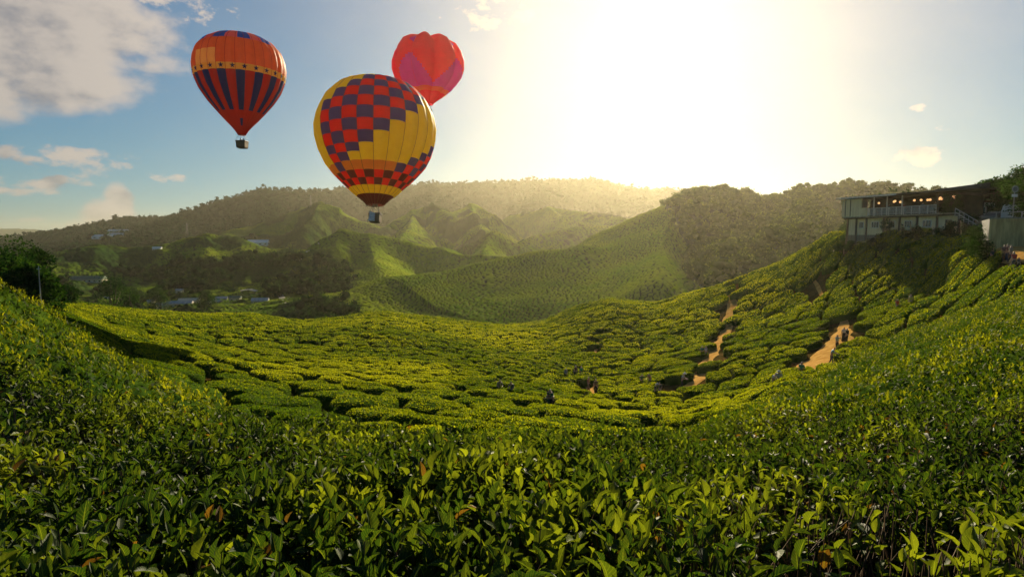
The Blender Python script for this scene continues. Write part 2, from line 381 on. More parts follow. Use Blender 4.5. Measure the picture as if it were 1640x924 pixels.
# add the innermost ring and a run-out behind the crest
RT = np.vstack([np.full_like(RT[0], 0.25), RT, RT[-1] * 1.12, RT[-1] * 1.5]); 
ZT = np.vstack([ZT[0] - 0.02, ZT, ZT[-1] - RT[-2] * 0 - 0.03 * tabs[-1][0], ZT[-1] - 0.22 * tabs[-1][0]])
LRT = np.log(RT)
# pchip slopes along distance for every azimuth column
h_ = np.diff(LRT, axis=0); dl = np.diff(ZT, axis=0) / h_
S = np.zeros_like(ZT); S[0] = dl[0]; S[-1] = dl[-1]
w1 = 2 * h_[1:] + h_[:-1]; w2 = h_[1:] + 2 * h_[:-1]
with np.errstate(divide='ignore', invalid='ignore'):
    hm = (w1 + w2) / (w1 / dl[:-1] + w2 / dl[1:])
S[1:-1] = np.where(dl[:-1] * dl[1:] > 0, hm, 0)
NA = len(AZT)
def azcol(az):
    f = (az + math.pi) / (2 * math.pi) * (NA - 1); i = np.clip(np.floor(f).astype(int), 0, NA - 2); return i, f - i
def eval_col(i, lr):
    L = LRT[:, i]; k = np.zeros(lr.shape, int)
    for q in range(1, L.shape[0] - 1): k = np.where(lr > L[q], q, k)
    a = np.take_along_axis(L, k[None], 0)[0]; b = np.take_along_axis(L, (k + 1)[None], 0)[0]
    za = np.take_along_axis(ZT[:, i], k[None], 0)[0]; zb = np.take_along_axis(ZT[:, i], (k + 1)[None], 0)[0]
    sa = np.take_along_axis(S[:, i], k[None], 0)[0]; sb = np.take_along_axis(S[:, i], (k + 1)[None], 0)[0]
    h = b - a; t = np.clip((lr - a) / h, 0, 1)
    t2 = t * t; t3 = t2 * t
    return za * (2 * t3 - 3 * t2 + 1) + sa * h * (t3 - 2 * t2 + t) + zb * (-2 * t3 + 3 * t2) + sb * h * (t3 - t2)
def tab(T_, az):
    i, f = azcol(az); return T_[i] * (1 - f) + T_[i + 1] * f
R3 = tabs[2][0]; R7 = tabs[-1][0]

# far hills: crest polylines (px, py, Y), half width w, kind
BASE = -45.0
HILLS = [
 # crest points, width, exponent, tea?
 ([(560, 470, 330), (620, 447, 345), (700, 438, 355), (784, 420, 365), (870, 403, 375), (930, 401, 380), (990, 402, 390), (1040, 368, 410), (1100, 326, 430)], 95, 1),
 ([(930, 403, 378), (900, 440, 335), (870, 475, 300)], 60, 1),
 ([(1045, 372, 408), (1010, 420, 350), (985, 462, 300)], 60, 1),
 ([(745, 395, 600), (790, 372, 610), (835, 395, 600)], 75, 1),
 ([(490, 400, 500), (512, 384, 505), (545, 373, 515), (590, 380, 520), (640, 386, 520), (700, 401, 510)], 80, 1),
 ([(545, 373, 515), (530, 420, 450), (520, 455, 400)], 60, 1),
 ([(270, 392, 600), (300, 383, 610), (350, 381, 610), (380, 388, 610), (410, 400, 600), (444, 402, 590), (480, 410, 560)], 85, 1),
 ([(380, 388, 610), (400, 425, 520), (420, 450, 450)], 70, 1),
 ([(120, 400, 560), (160, 396, 600), (220, 400, 600)], 110, 1),
 ([(860, 378, 700), (890, 372, 720), (930, 364, 740), (985, 361, 760), (1040, 350, 780)], 90, 1),
 ([(440, 350, 950), (480, 336, 950), (512, 326, 930), (545, 345, 900), (600, 362, 850)], 120, 1),
 ([(640, 350, 900), (662, 338, 950), (690, 329, 960), (720, 345, 900)], 95, 1),
 ([(725, 345, 900), (752, 327, 980), (790, 345, 900)], 95, 1),
 ([(820, 345, 1000), (880, 332, 1000), (972, 344, 900), (1010, 352, 850)], 110, 1),
 ([(662, 338, 950), (655, 365, 800), (640, 385, 700)], 55, 1), ([(752, 327, 980), (765, 350, 850), (770, 372, 760)], 55, 1), ([(512, 326, 930), (500, 352, 800), (480, 378, 700)], 60, 1),
 ([(790, 372, 610), (775, 400, 520), (760, 425, 460)], 45, 1), ([(590, 380, 520), (600, 415, 450), (610, 440, 400)], 50, 1), ([(330, 381, 610), (335, 410, 540), (350, 440, 480)], 55, 1), ([(1070, 345, 420), (1060, 400, 340), (1050, 450, 270)], 45, 1),
 ([(880, 332, 1000), (905, 348, 880), (900, 364, 800)], 55, 1), ([(700, 402, 510), (740, 408, 480), (800, 412, 470)], 40, 1),
 # forested
 ([(1088, 324, 440), (1120, 314, 470), (1160, 311, 500), (1215, 330, 520), (1250, 322, 540), (1290, 311, 560), (1350, 301, 580), (1430, 305, 580), (1640, 325, 520), (2000, 330, 500)], 130, 0),
 ([(1140, 318, 490), (1160, 380, 380), (1170, 430, 300)], 60, 0),
 ([(1290, 311, 560), (1280, 350, 420), (1260, 390, 320)], 80, 0),
 ([(-300, 385, 1700), (0, 393, 1700), (60, 375, 1750), (130, 374, 1750), (200, 353, 1750), (270, 351, 1700)], 480, 0),
 ([(170, 392, 1300), (250, 365, 1400), (300, 345, 1450), (350, 324, 1500), (420, 306, 1550), (500, 309, 1600), (560, 305, 1700), (640, 302, 1700), (700, 297, 1700), (760, 296, 1750), (850, 292, 1750), (940, 290, 1750), (1000, 303, 1800), (1100, 308, 1800), (1180, 320, 1800), (1400, 340, 1800)], 560, 0),
 ([(420, 306, 1550), (440, 345, 1150), (450, 385, 900)], 200, 0),
 ([(300, 345, 1450), (260, 385, 1000), (230, 430, 700)], 220, 0),
 ([(120, 405, 1000), (180, 415, 800), (150, 440, 600)], 160, 0),
 ([(700, 297, 1700), (680, 325, 1250)], 220, 0),
 ([(900, 292, 1750), (860, 325, 1300)], 220, 0),
 ([(-900, 372, 7000), (-100, 372, 6500), (30, 366, 6500), (90, 372, 6500), (200, 380, 6500)], 1800, 0),
 ([(600, 355, 6500), (1200, 350, 6500), (2200, 350, 6500)], 1800, 0),
]
HC = []
for pts, w, tea in HILLS:
    HC.append((np.array([ray(*p) for p in pts]), w, tea))
def far_height(x, y):
    """returns height, tea mask"""
    wx = (fbm(x / 90, y / 90, 3, 21) - 0.5) * 55; wy = (fbm(x / 90 + 40, y / 90, 3, 22) - 0.5) * 55
    sc = np.clip(np.hypot(x, y) / 600, 0.35, 2.5)
    xw = x + wx * sc; yw = y + wy * sc
    best = np.full(x.shape, BASE); ws = np.zeros(x.shape); tea_w = np.ones(x.shape)
    k = 9.0
    for C, w, tea in HC:
        lo = C[:, :2].min(0) - 2.6 * w - 60; hi = C[:, :2].max(0) + 2.6 * w + 60
        m = (x > lo[0]) & (x < hi[0]) & (y > lo[1]) & (y < hi[1])
        if not m.any(): continue
        X = xw[m]; Y = yw[m]; X0 = x[m]; Y0 = y[m]
        bd = np.full(X.shape, 1e9); bz = np.zeros(X.shape)
        for a, b in zip(C[:-1], C[1:]):
            d = b[:2] - a[:2]; L2 = (d ** 2).sum()
            # warp fades out on the crest so that the skyline keeps its place
            t0 = np.clip(((X0 - a[0]) * d[0] + (Y0 - a[1]) * d[1]) / L2, 0, 1)
            q0 = np.hypot(X0 - a[0] - t0 * d[0], Y0 - a[1] - t0 * d[1])
            f = np.clip(q0 / (0.5 * w), 0, 1)
            XX = X0 + (X - X0) * f; YY = Y0 + (Y - Y0) * f
            t = np.clip(((XX - a[0]) * d[0] + (YY - a[1]) * d[1]) / L2, 0, 1)
            q = np.hypot(XX - a[0] - t * d[0], YY - a[1] - t * d[1]); z = a[2] + t * (b[2] - a[2])
            u = q < bd; bd = np.where(u, q, bd); bz = np.where(u, z, bz)
        c = 0.07 * w
        s = np.clip((np.sqrt(bd ** 2 + c * c) - c) / w, 0, 1.6)
        prof = np.where(s < 0.75, 1 - s * 0.95, 0) 
        prof = np.where(s >= 0.75, 0.2875 * np.exp(-(s - 0.75) / 0.28), prof)
        h = BASE + (bz - BASE) * prof
        cur = best[m]; hi_ = np.maximum(cur, h); df = np.abs(cur - h)
        nb = hi_ + np.maximum(k - df, 0) ** 2 / (4 * k) * (prof > 0.03)
        best[m] = nb
        tw = tea_w[m]; tea_w[m] = np.where(h > cur, float(tea), tw)
    r = np.hypot(x, y)
    best = best + (fbm(x / 38, y / 38, 4, 5) - 0.5) * np.clip(r / 90, 2, 26) * np.clip((best - BASE) / 25, 0.1, 1) * 0.55
    return best, tea_w
def height(x, y, want_tea=False):
    """top of the canopy"""
    x = np.asarray(x, float); y = np.asarray(y, float); r = np.maximum(np.hypot(x, y), 0.26); az = np.arctan2(x, y)
    i, f = azcol(az); lr = np.log(r)
    zn = eval_col(i, lr) * (1 - f) + eval_col(i + 1, lr) * f
    zn = zn + (fbm(x / 14, y / 14, 3, 3) - 0.5) * np.clip(r / 60, 0, 1) * 1.0
    r7 = tab(R7, az); b = sstep(r, r7 * 1.15, r7 * 1.9)
    zf = np.zeros_like(zn); tea = np.ones_like(zn); m = b > 0
    if m.any():
        a_, t_ = far_height(x[m], y[m]); zf[m] = a_; tea[m] = t_
    z = zn * (1 - b) + zf * b
    return (z, tea, b) if want_tea else z
BUSH_H = 0.95
def ground(x, y):
    x = np.asarray(x, float); y = np.asarray(y, float); r = np.hypot(x, y); r7 = tab(R7, np.arctan2(x, y))
    return height(x, y) - BUSH_H * (1 - sstep(r, r7 * 1.2, r7 * 1.6))
def hit(px, py, r0=3.0, r1=4000, fn=None):
    """first terrain point seen through a pixel of the photograph"""
    fn = fn or ground
    d = pixdir(px, py); dn = d / math.hypot(d[0], d[1])
    rr = np.exp(np.linspace(math.log(r0), math.log(r1), 3000))
    P = rr[:, None] * dn[None]; g = fn(P[:, 0], P[:, 1]); below = np.where(P[:, 2] < g)[0]
    k = below[0] if len(below) else len(rr) - 1
    q = P[k]; return np.array([q[0], q[1], float(g[k])])
# ------------------------------------------------------------------ ground sheets
def polar_grid(r, az):
    RR, AA = np.meshgrid(r, az, indexing='ij'); return RR * np.sin(AA), RR * np.cos(AA)
def build_ground():
    r = np.concatenate([[0.25], np.exp(np.linspace(math.log(0.6), math.log(150), 300))])
    az = np.linspace(-math.pi, math.pi, 721)[:-1]
    X, Y = polar_grid(r, az); Z = ground(X, Y) + (fbm(X * 1.5, Y * 1.5, 3, 9) - 0.5) * 0.08
    V = np.stack([X, Y, Z], -1).reshape(-1, 3); F = grid_faces(len(r), len(az), wrap=True)[:, ::-1]
    # close the disc under the camera
    o = link('ground', mesh_np('ground', V, F), M['soil']); tag(o, kind='structure')
def tea_cells(x, y, ca, cb, rot, seed=5):
    """distance-to-border of an irregular brick pattern -> 0 in the furrow .. 1 on the bush"""
    u = (x * math.cos(rot) + y * math.sin(rot)) / ca; v = (-x * math.sin(rot) + y * math.cos(rot)) / cb
    u = u + (fbm(x / 30, y / 30, 2, 31) - .5) * 6; v = v + (fbm(x / 30, y / 30, 2, 32) - .5) * 6
    iv = np.floor(v); f1 = np.full(x.shape, 9.); f2 = np.full(x.shape, 9.)
    for dv in (-1, 0, 1):
        for du in (-1, 0, 1):
            jv = iv + dv; sh = 0.5 * (jv % 2); iu = np.floor(u - sh) + du
            cx = iu + sh + 0.5 + (_h(iu, jv, seed) - .5) * .7; cy = jv + 0.5 + (_h(iu, jv, seed + 1) - .5) * .35
            d = np.hypot((u - cx), (v - cy)); f2 = np.where(d < f1, f1, np.minimum(f2, d)); f1 = np.minimum(f1, d)
    return f2 - f1
def build_hills():
    az = np.linspace(R(-56), R(56), 1700)
    r = np.exp(np.linspace(math.log(118), math.log(2400), 950)); r = np.concatenate([r, np.exp(np.linspace(math.log(2450), math.log(8800), 60))])
    X, Y = polar_grid(r, az); Z, tea, b = height(X, Y, True)
    Z = Z - BUSH_H * (1 - b) * 1.0
    rr = np.hypot(X, Y)
    r7 = tab(R7, np.arctan2(X, Y))
    Z = np.where(rr < 151, Z - 0.4, Z)
    tea = np.where(b < 0.2, 1.0, tea); tea = np.maximum(tea, (rr < 800) * (np.arctan2(X, Y) < R(14.6) + (fbm(X / 20, Y / 20, 3, 91) - .5) * .05) * (rr > 200))
    e = tea_cells(X, Y, 3.2, 2.2, 0.15)
    e2 = tea_cells(X, Y, 7.0, 4.2, -0.2, 12)
    far = sstep(rr, 380, 600)
    e = e * (1 - far) + e2 * far
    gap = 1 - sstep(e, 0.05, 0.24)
    az_ = np.arctan2(X, Y)
    forest_and_shade = np.maximum(sstep(fbm(X / 60, Y / 60, 4, 55), 0.60, 0.66) * sstep(rr, 500, 650), (0.35 + .65 * sstep(fbm(X / 50, Y / 50, 4, 57), .4, .55)) * sstep(-az_, R(11), R(19)) * sstep(rr, 200, 260))  # random forest patches; left sector is shade painted by blending tea to forest colour
    tea = np.clip(tea * (1 - 0.85 * forest_and_shade), 0, 1)
    fade = 1 - sstep(rr, 800, 1100)
    Z = Z + tea * b * (0.9 * sstep(e, 0.0, 0.35) * (1 - far * 0.0) * fade + (fbm(X / 1.2, Y / 1.2, 2, 8) - .5) * 0.5 * fade)
    Z = Z + (1 - tea) * (fbm(X / 9, Y / 9, 4, 66) - 0.3) * 9 * sstep(rr, 200, 300)
    V = np.stack([X, Y, Z], -1).reshape(-1, 3); F = grid_faces(len(r), len(az))[:, ::-1]
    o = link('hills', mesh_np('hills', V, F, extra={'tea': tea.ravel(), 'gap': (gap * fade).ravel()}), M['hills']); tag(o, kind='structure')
    # the land round about, to the horizon (coarse, outside the detailed sector)
    az2 = np.linspace(R(56), R(304), 180); X, Y = polar_grid(np.exp(np.linspace(math.log(140), math.log(8800), 90)), az2)
    Z = height(X, Y) - 1.2
    V = np.stack([X, Y, Z], -1).reshape(-1, 3)
    n = len(V); o = link('terrain', mesh_np('terrain', V, grid_faces(90, 180)[:, ::-1], extra={'tea': np.full(n, .6), 'gap': np.zeros(n)}), M['hills']); tag(o, kind='structure')
build_ground(); build_hills()

# ------------------------------------------------------------------ paths
def path_mesh(pts, widths, name='dirt_path', lift=0.05):
    P = [hit(px, py, fn=ground, r0=12)[:2] for px, py in pts]
    P = np.array(P); seg = np.hypot(*np.diff(P, axis=0).T); s = np.concatenate([[0], np.cumsum(seg)])
    n = max(12, int(s[-1] / 0.7)); t = np.linspace(0, s[-1], n); x = np.interp(t, s, P[:, 0]); y = np.interp(t, s, P[:, 1])
    for _ in range(3): x[1:-1] = (x[:-2] + x[1:-1] * 2 + x[2:]) / 4; y[1:-1] = (y[:-2] + y[1:-1] * 2 + y[2:]) / 4
    w = np.interp(t, s, widths); w = w * (0.8 + 0.5 * vnoise(t * 0.8, t * 0 + widths[0], 4))
    dx = np.gradient(x); dy = np.gradient(y); L = np.hypot(dx, dy); nx, ny = -dy / L, dx / L
    k = np.linspace(-1, 1, 9)
    X = x[:, None] + nx[:, None] * k * w[:, None] / 2; Y = y[:, None] + ny[:, None] * k * w[:, None] / 2
    Z = ground(X, Y) + lift + (1 - np.abs(k)[None] ** 2) * 0.05 + (fbm(X * 2, Y * 2, 3, 4) - .5) * .1
    o = link(name, mesh_np(name, np.stack([X, Y, Z], -1).reshape(-1, 3), grid_faces(n, 9)), M['clay']); tag(o, kind='structure')
    return np.stack([x, y], -1), w
PATHS = [
 path_mesh([(1168, 462), (1173, 490), (1166, 515), (1160, 540), (1140, 566), (1126, 588), (1116, 610), (1098, 626), (1080, 640)], [1.0, 1.5, 1.6, 1.8, 1.8, 1.6, 1.5, 1.3, 0.8]),
 path_mesh([(1352, 512), (1350, 530), (1342, 552), (1318, 575), (1290, 600)], [0.8, 1.2, 2.8, 3.6, 2.4]),
 path_mesh([(960, 540), (956, 556), (948, 576)], [0.4, 0.6, 0.3]),
 path_mesh([(1303, 450), (1310, 460), (1316, 474)], [0.3, 0.5, 0.3]),
 path_mesh([(1700, 425), (1640, 411), (1612, 402), (1590, 394), (1578, 388)], [2.6, 2.6, 2.4, 2.0, 1.4]),
 path_mesh([(1010, 660), (975, 650), (950, 640), (945, 628), (960, 615)], [0.5, 0.7, 1.0, .9, 0.5]),
]
def path_dist(x, y):
    d = np.full(x.shape, 99.)
    for P, w in PATHS:
        for (a, ww) in zip(P, w): d = np.minimum(d, np.hypot(x - a[0], y - a[1]) - ww / 2)
    return d

# ------------------------------------------------------------------ leaves
def leaf_template(nseg, ncol):
    """grid leaf: length along +Y, width along X, thickness dir Z; pointed, folded, arched"""
    t = np.linspace(0, 1, nseg + 1); c = np.linspace(-1, 1, ncol)
    w = 0.5 * np.sin(np.pi * t ** 0.85) ** 0.8; w[0] = 0.03; w[-1] = 0.01
    X = w[:, None] * c[None]; Yv = np.repeat(t[:, None], ncol, 1)
    Z = np.abs(c)[None] * w[:, None] * 0.35 - 0.22 * (t[:, None] ** 2) + 0 * X
    if nseg > 3: Z = Z + 0.018 * np.sin(t[:, None] * 17 + 1.7 * np.sign(c)[None]) * np.abs(c)[None]
    UV = np.stack([np.repeat((c[None] * .5 + .5), nseg + 1, 0), Yv], -1).reshape(-1, 2)
    return np.stack([X, Yv, Z], -1).reshape(-1, 3), grid_faces(nseg + 1, ncol), UV
def place_leaves(tpl, P, D, L, W, roll=None, curl=None):
    """P base, D unit direction; leaf faces up as far as D allows"""
    T0, F0, UV0 = tpl; n = len(P)
    up = np.array([0, 0, 1.0]); X = np.cross(D, up); ln = np.linalg.norm(X, axis=1, keepdims=True)
    X = np.where(ln > 1e-3, X / np.maximum(ln, 1e-3), np.array([1., 0, 0]))
    if roll is not None:
        Z = np.cross(X, D); c, s = np.cos(roll)[:, None], np.sin(roll)[:, None]; X = X * c + Z * s
    Z = np.cross(X, D)
    zc = T0[None, :, 2] * (1 if curl is None else curl[:, None])
    V = P[:, None] + X[:, None] * (T0[None, :, 0] * W[:, None])[..., None] + D[:, None] * (T0[None, :, 1] * L[:, None])[..., None] + Z[:, None] * (zc * L[:, None])[..., None]
    F = F0[None] + (np.arange(n) * len(T0))[:, None, None]
    return V.reshape(-1, 3), F.reshape(-1, F0.shape[1]), np.tile(UV0, (n, 1)), len(T0)
TPL_HI = leaf_template(8, 5); TPL_MD = leaf_template(4, 3)
TPL_LO = (np.array([[0, 0, 0], [.42, .45, .1], [0, 1, -.1], [-.42, .45, .1]]), np.array([[0, 1, 2, 3]]), np.array([[.5, 0], [1, .5], [.5, 1], [0, .5]]))
def shoots(x, y, z, scale, nleaf, tpl, young, stem=True, lean=0.25):
    """tea shoots with leaves in a spiral; returns leaf arrays and stem tubes"""
    n = len(x); P0 = np.stack([x, y, z], -1)
    ax = np.stack([rng.normal(0, lean, n), rng.normal(0, lean, n), np.ones(n)], -1); ax /= np.linalg.norm(ax, axis=1, keepdims=True)
    ph = rng.uniform(0, 2 * np.pi, n); VV, FF, UU, TT = [], [], [], []; off = 0
    for k in range(nleaf):
        sp = (0.022 + 0.008 * k) * scale
        base = P0 - ax * (k * sp)[:, None] if np.ndim(sp) else P0 - ax * k * sp
        phi = ph + k * 2.4 + rng.normal(0, .25, n)
        tilt = np.clip(R(18) + k * R(12) + rng.normal(0, R(13), n), R(5), R(105))
        ux = np.cross(ax, np.array([1., 0, 0])); ux /= np.linalg.norm(ux, axis=1, keepdims=True); uy = np.cross(ax, ux)
        D = ax * np.cos(tilt)[:, None] + (ux * np.cos(phi)[:, None] + uy * np.sin(phi)[:, None]) * np.sin(tilt)[:, None]
        L = (0.045 + 0.011 * min(k, 6)) * scale * rng.uniform(.75, 1.25, n); Wd = L * rng.uniform(.38, .52, n)
        V, F, U, m = place_leaves(tpl, base, D, L, Wd, rng.normal(0, .35, n), rng.uniform(0.3, 1.8, n))
        tint = np.clip(young * (0.95 - 0.13 * k) + rng.normal(0, .10, n), 0.05, 1); tint = np.where(rng.uniform(0, 1, n) < .004 + .006 * k, 0.0, tint)
        VV.append(V); FF.append(F + off); UU.append(U); TT.append(np.repeat(tint, m)); off += len(V)
    st = None
    if stem:
        L = ((0.03 * nleaf) * scale + 0.12)
        a = P0; b = P0 - ax * (L[:, None] if np.ndim(L) else L) - np.stack([rng.normal(0, .03, n), rng.normal(0, .03, n), np.full(n, .15)], -1)
        rr_ = 0.0022 * scale; k3 = np.array([0, 2.1, 4.2]); ring = np.stack([np.cos(k3), np.sin(k3), 0 * k3], -1)
        rr_ = rr_[:, None, None] if np.ndim(rr_) else rr_
        V = np.concatenate([a[:, None] + ring[None] * rr_ * .6, b[:, None] + ring[None] * rr_ * 1.4], 1)
        F0 = np.array([[0, 1, 4, 3], [1, 2, 5, 4], [2, 0, 3, 5]]); F = F0[None] + (np.arange(n) * 6)[:, None, None]
        st = (V.reshape(-1, 3), F.reshape(-1, 4))
    return np.concatenate(VV), np.concatenate(FF), np.concatenate(UU), np.concatenate(TT), st
def fan_points(n, r0, r1, a0, a1, power=1.0):
    """random points in a sector; power 1 = density falls as 1/r (even on the picture), 2 = even on the ground"""
    u = rng.uniform(0, 1, n); az = rng.uniform(a0, a1, n)
    r = np.exp(np.log(r0) + u * np.log(r1 / r0)) if power == 0 else (r0 ** power + u * (r1 ** power - r0 ** power)) ** (1 / power)
    return r * np.sin(az), r * np.cos(az), r, az
def canopy_z(x, y):
    r = np.hypot(x, y)
    hm = (fbm(x / 1.1, y / 1.1, 3, 40) - .5) * 0.42 * sstep(r, 1.5, 4) + (fbm(x / 0.35, y / 0.35, 2, 41) - .5) * 0.14
    return height(x, y) + hm
def build_foreground():
    A0, A1 = R(-52), R(52)
    parts = []; stems = []
    def add(res):
        parts.append(res[:4]); 
        if res[4] is not None: stems.append(res[4])
    # nearest: fine leaves
    def layer(n, ra, rb, nleaf, tpl, sc, power, depth, young_mul=1.0, stem=True, edge=1.18):
        x, y, r, az = fan_points(n, ra, rb, A0, A1, power)
        r3_ = tab(R3, az); keep = r < r3_ * edge
        dens = fbm(x / 0.9, y / 0.9, 3, 44); keep &= (dens + rng.uniform(-.2, .2, n)) > 0.41
        x, y, r = x[keep], y[keep], r[keep]
        young = np.clip(0.28 + 2.3 * (fbm(x / 0.7, y / 0.7, 3, 46) - .5) + rng.normal(0, .22, len(x)), 0.02, 1) * young_mul
        z = canopy_z(x, y) + rng.normal(0, .05, len(x)) - depth * rng.uniform(0, 1, len(x))
        s = sc * rng.uniform(.75, 1.3, len(x)) 
        add(shoots(x, y, z, s, nleaf, tpl, young, stem))
    layer(2600, 1.5, 3.4, 8, TPL_HI, 1.45, 1.3, 0.10)
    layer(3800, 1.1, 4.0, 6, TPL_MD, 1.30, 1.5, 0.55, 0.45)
    layer(12000, 3.2, 8.5, 7, TPL_MD, 1.05, 1.3, 0.04)
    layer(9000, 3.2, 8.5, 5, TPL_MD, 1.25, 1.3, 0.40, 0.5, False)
    layer(48000, 8.0, 42, 6, TPL_LO, 1.3, 1.1, 0.04, 1.15, False)
    layer(26000, 8.0, 42, 4, TPL_LO, 1.6, 1.4, 0.15, 0.8, False)
    off = 0; V, F, U, T_ = [], [], [], []
    for v, f, u, t in parts: V.append(v); F.append(f + off); U.append(u); T_.append(t); off += len(v)
    mi = np.concatenate([np.full(len(f), 0 if i < 4 else 1) for i, f in enumerate(F)])
    me = mesh_np('tea_foliage', np.concatenate(V), np.concatenate(F), uv=np.concatenate(U), tint=np.concatenate(T_), matidx=mi)
    o = link('tea_foliage', me, [M['leaf_near'], M['leaf_slope']])
    tag(o, 'unclipped leafy tea shoots filling the whole foreground slope', 'tea plants', kind='stuff')
    off = 0; V, F = [], []
    for v, f in stems: V.append(v); F.append(f + off); off += len(v)
    # extra bare twigs under the shoots
    x, y, r, az = fan_points(9000, 1.2, 9, A0, A1, 1.3); z = canopy_z(x, y) - rng.uniform(.02, .35, len(x))
    a = np.stack([x, y, z], -1); b = a + np.stack([rng.normal(0, .06, len(x)), rng.normal(0, .06, len(x)), -rng.uniform(.15, .5, len(x))], -1)
    k3 = np.array([0, 2.1, 4.2]); ring = np.stack([np.cos(k3), np.sin(k3), 0 * k3], -1) * .003
    Vt = np.concatenate([a[:, None] + ring[None], b[:, None] + ring[None] * 1.5], 1); F0 = np.array([[0, 1, 4, 3], [1, 2, 5, 4], [2, 0, 3, 5]])
    V.append(Vt.reshape(-1, 3)); F.append((F0[None] + (np.arange(len(x)) * 6)[:, None, None]).reshape(-1, 4) + off)
    o = link('tea_twigs', mesh_np('tea_twigs', np.concatenate(V), np.concatenate(F)), M['twig'])
    tag(o, 'thin brown twigs showing between the foreground tea leaves', 'twigs', kind='stuff')
    # dense inner mass of the hedge
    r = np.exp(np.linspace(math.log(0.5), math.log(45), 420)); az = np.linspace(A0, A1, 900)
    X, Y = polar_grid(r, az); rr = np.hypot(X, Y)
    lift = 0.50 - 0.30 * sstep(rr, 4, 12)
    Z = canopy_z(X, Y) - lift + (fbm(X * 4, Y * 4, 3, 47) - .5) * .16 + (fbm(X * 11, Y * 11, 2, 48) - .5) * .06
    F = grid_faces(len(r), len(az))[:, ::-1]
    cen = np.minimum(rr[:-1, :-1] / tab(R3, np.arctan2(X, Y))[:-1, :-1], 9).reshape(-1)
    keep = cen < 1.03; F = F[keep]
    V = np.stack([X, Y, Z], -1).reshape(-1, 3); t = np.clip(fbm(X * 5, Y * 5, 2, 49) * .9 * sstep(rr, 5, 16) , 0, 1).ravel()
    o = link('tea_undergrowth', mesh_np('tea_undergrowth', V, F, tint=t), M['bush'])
    tag(o, 'dark dense inner growth beneath the foreground tea leaves', 'undergrowth', kind='stuff')
build_foreground()
# ------------------------------------------------------------------ clipped tea bushes of the bowl
def B_frame():
    A = ray(1352, 372, 97)[:2]; B = ray(1545, 376, 78)[:2]; L = np.hypot(*(A - B)); u = (A - B) / L; v = np.array([u[1], -u[0]])
    return A, B, L, u, v
BA, BB, BL, BU, BV = B_frame()
def in_building(x, y):
    a = (x - BB[0]) * BU[0] + (y - BB[1]) * BU[1]; b = (x - BB[0]) * BV[0] + (y - BB[1]) * BV[1]
    w0 = ray(1582, 400, 62)[:2]; w1 = ray(1800, 400, 56)[:2]; e = (w1 - w0) / np.hypot(*(w1 - w0)); yard = ((x - w0[0]) * -e[1] + (y - w0[1]) * e[0] > -1.0) & (((x - w0[0]) * e[0] + (y - w0[1]) * e[1]) > -1.5) & (a < -3)
    return ((a > -3) & (a < BL + 1.5) & (b > -1.2) & (b < 12)) | yard
def z0_(x, y): return (y < 50) & (x < 9) | ((x < -14) & (y < 90) & (y < -x * 2.6 + 14))
ZONES = [  # cell along, cell across, rotation, furrow, region test
 (4.6, 3.4, R(6), 0.30, lambda x, y: z0_(x, y)),
 (2.9, 2.3, R(5), 0.20, lambda x, y: ~z0_(x, y) & (x < 16)),
 (6.0, 1.8, R(30), 0.17, lambda x, y: ~z0_(x, y) & (x >= 16)),
]
def make_cells():
    out = []
    for zi, (ca, cb, rot, gap, test) in enumerate(ZONES):
        nu, nv = int(260 / ca), int(260 / cb)
        I, J = np.meshgrid(np.arange(-nu // 2, nu), np.arange(-nv // 2, nv), indexing='ij')
        I = I.astype(float); J = J.astype(float)
        jx = (_h(I, J, 70 + zi) - .5) * (.55 if zi != 2 else .8); jy = (_h(I, J, 80 + zi) - .5) * .22
        U = (I + 0.5 * (J % 2) + jx) * ca; Vv = (J + jy) * cb
        # merge pairs now and then into longer bushes is left to the jitter
        def world_(U, Vv):
            wu = U + (fbm(U / 26, Vv / 26, 2, 90 + zi) - .5) * 10; wv = Vv + (fbm(U / 26, Vv / 26, 2, 95 + zi) - .5) * 10
            return wu * math.cos(rot) - wv * math.sin(rot), wu * math.sin(rot) + wv * math.cos(rot)
        X, Y = world_(U, Vv)
        nT = 28; th = np.arange(nT) * 2 * np.pi / nT
        rad = np.full(X.shape + (nT,), 3.6)
        for du in range(-2, 3):
            for dv in range(-2, 3):
                if du == 0 and dv == 0: continue
                Xn = np.roll(X, (-du, -dv), (0, 1)); Yn = np.roll(Y, (-du, -dv), (0, 1))
                dx, dy = Xn - X, Yn - Y; d = np.hypot(dx, dy); ph = np.arctan2(dy, dx)
                g = gap * np.where(dv == 0, 0.9, 1.0) * (0.45 + 1.1 * vnoise(X / 5, Y / 5, 33))
                if dv == 0 and abs(du) == 1: g = np.where(_h(I + min(du, 0), J, 44 + zi) < (0.0 if zi == 0 else .28), -.12, g * (1.7 if zi == 0 else 1))
                c = np.cos(th[None, None] - ph[..., None]); q = np.where(c > 0.05, np.maximum(d / 2 - g, .25)[..., None] / np.maximum(c, .05), 99)
                rad = np.minimum(rad, q)
        for _ in range(2): rad = (np.roll(rad, 1, -1) + 2 * rad + np.roll(rad, -1, -1)) / 4
        X, Y, rad = X.ravel(), Y.ravel(), rad.reshape(-1, nT)
        # the seed is moved to the middle of its cell
        r = np.hypot(X, Y); az = np.arctan2(X, Y); k = (np.abs(az) < R(50)) & (r < 190) & (r > 9) & test(X, Y)
        X, Y, rad, r, az = X[k], Y[k], rad[k], r[k], az[k]
        k = (r > tab(R3, az) * 1.22) & (r < tab(R7, az) * 1.13) & ~in_building(X, Y)
        X, Y, rad = X[k], Y[k], rad[k]
        pd = path_dist(X, Y); k = pd > 0.55 * rad.min(1); X, Y, rad = X[k], Y[k], rad[k]
        out.append((X, Y, rad, np.full(len(X), zi)))
    return [np.concatenate(q) for q in zip(*out)]
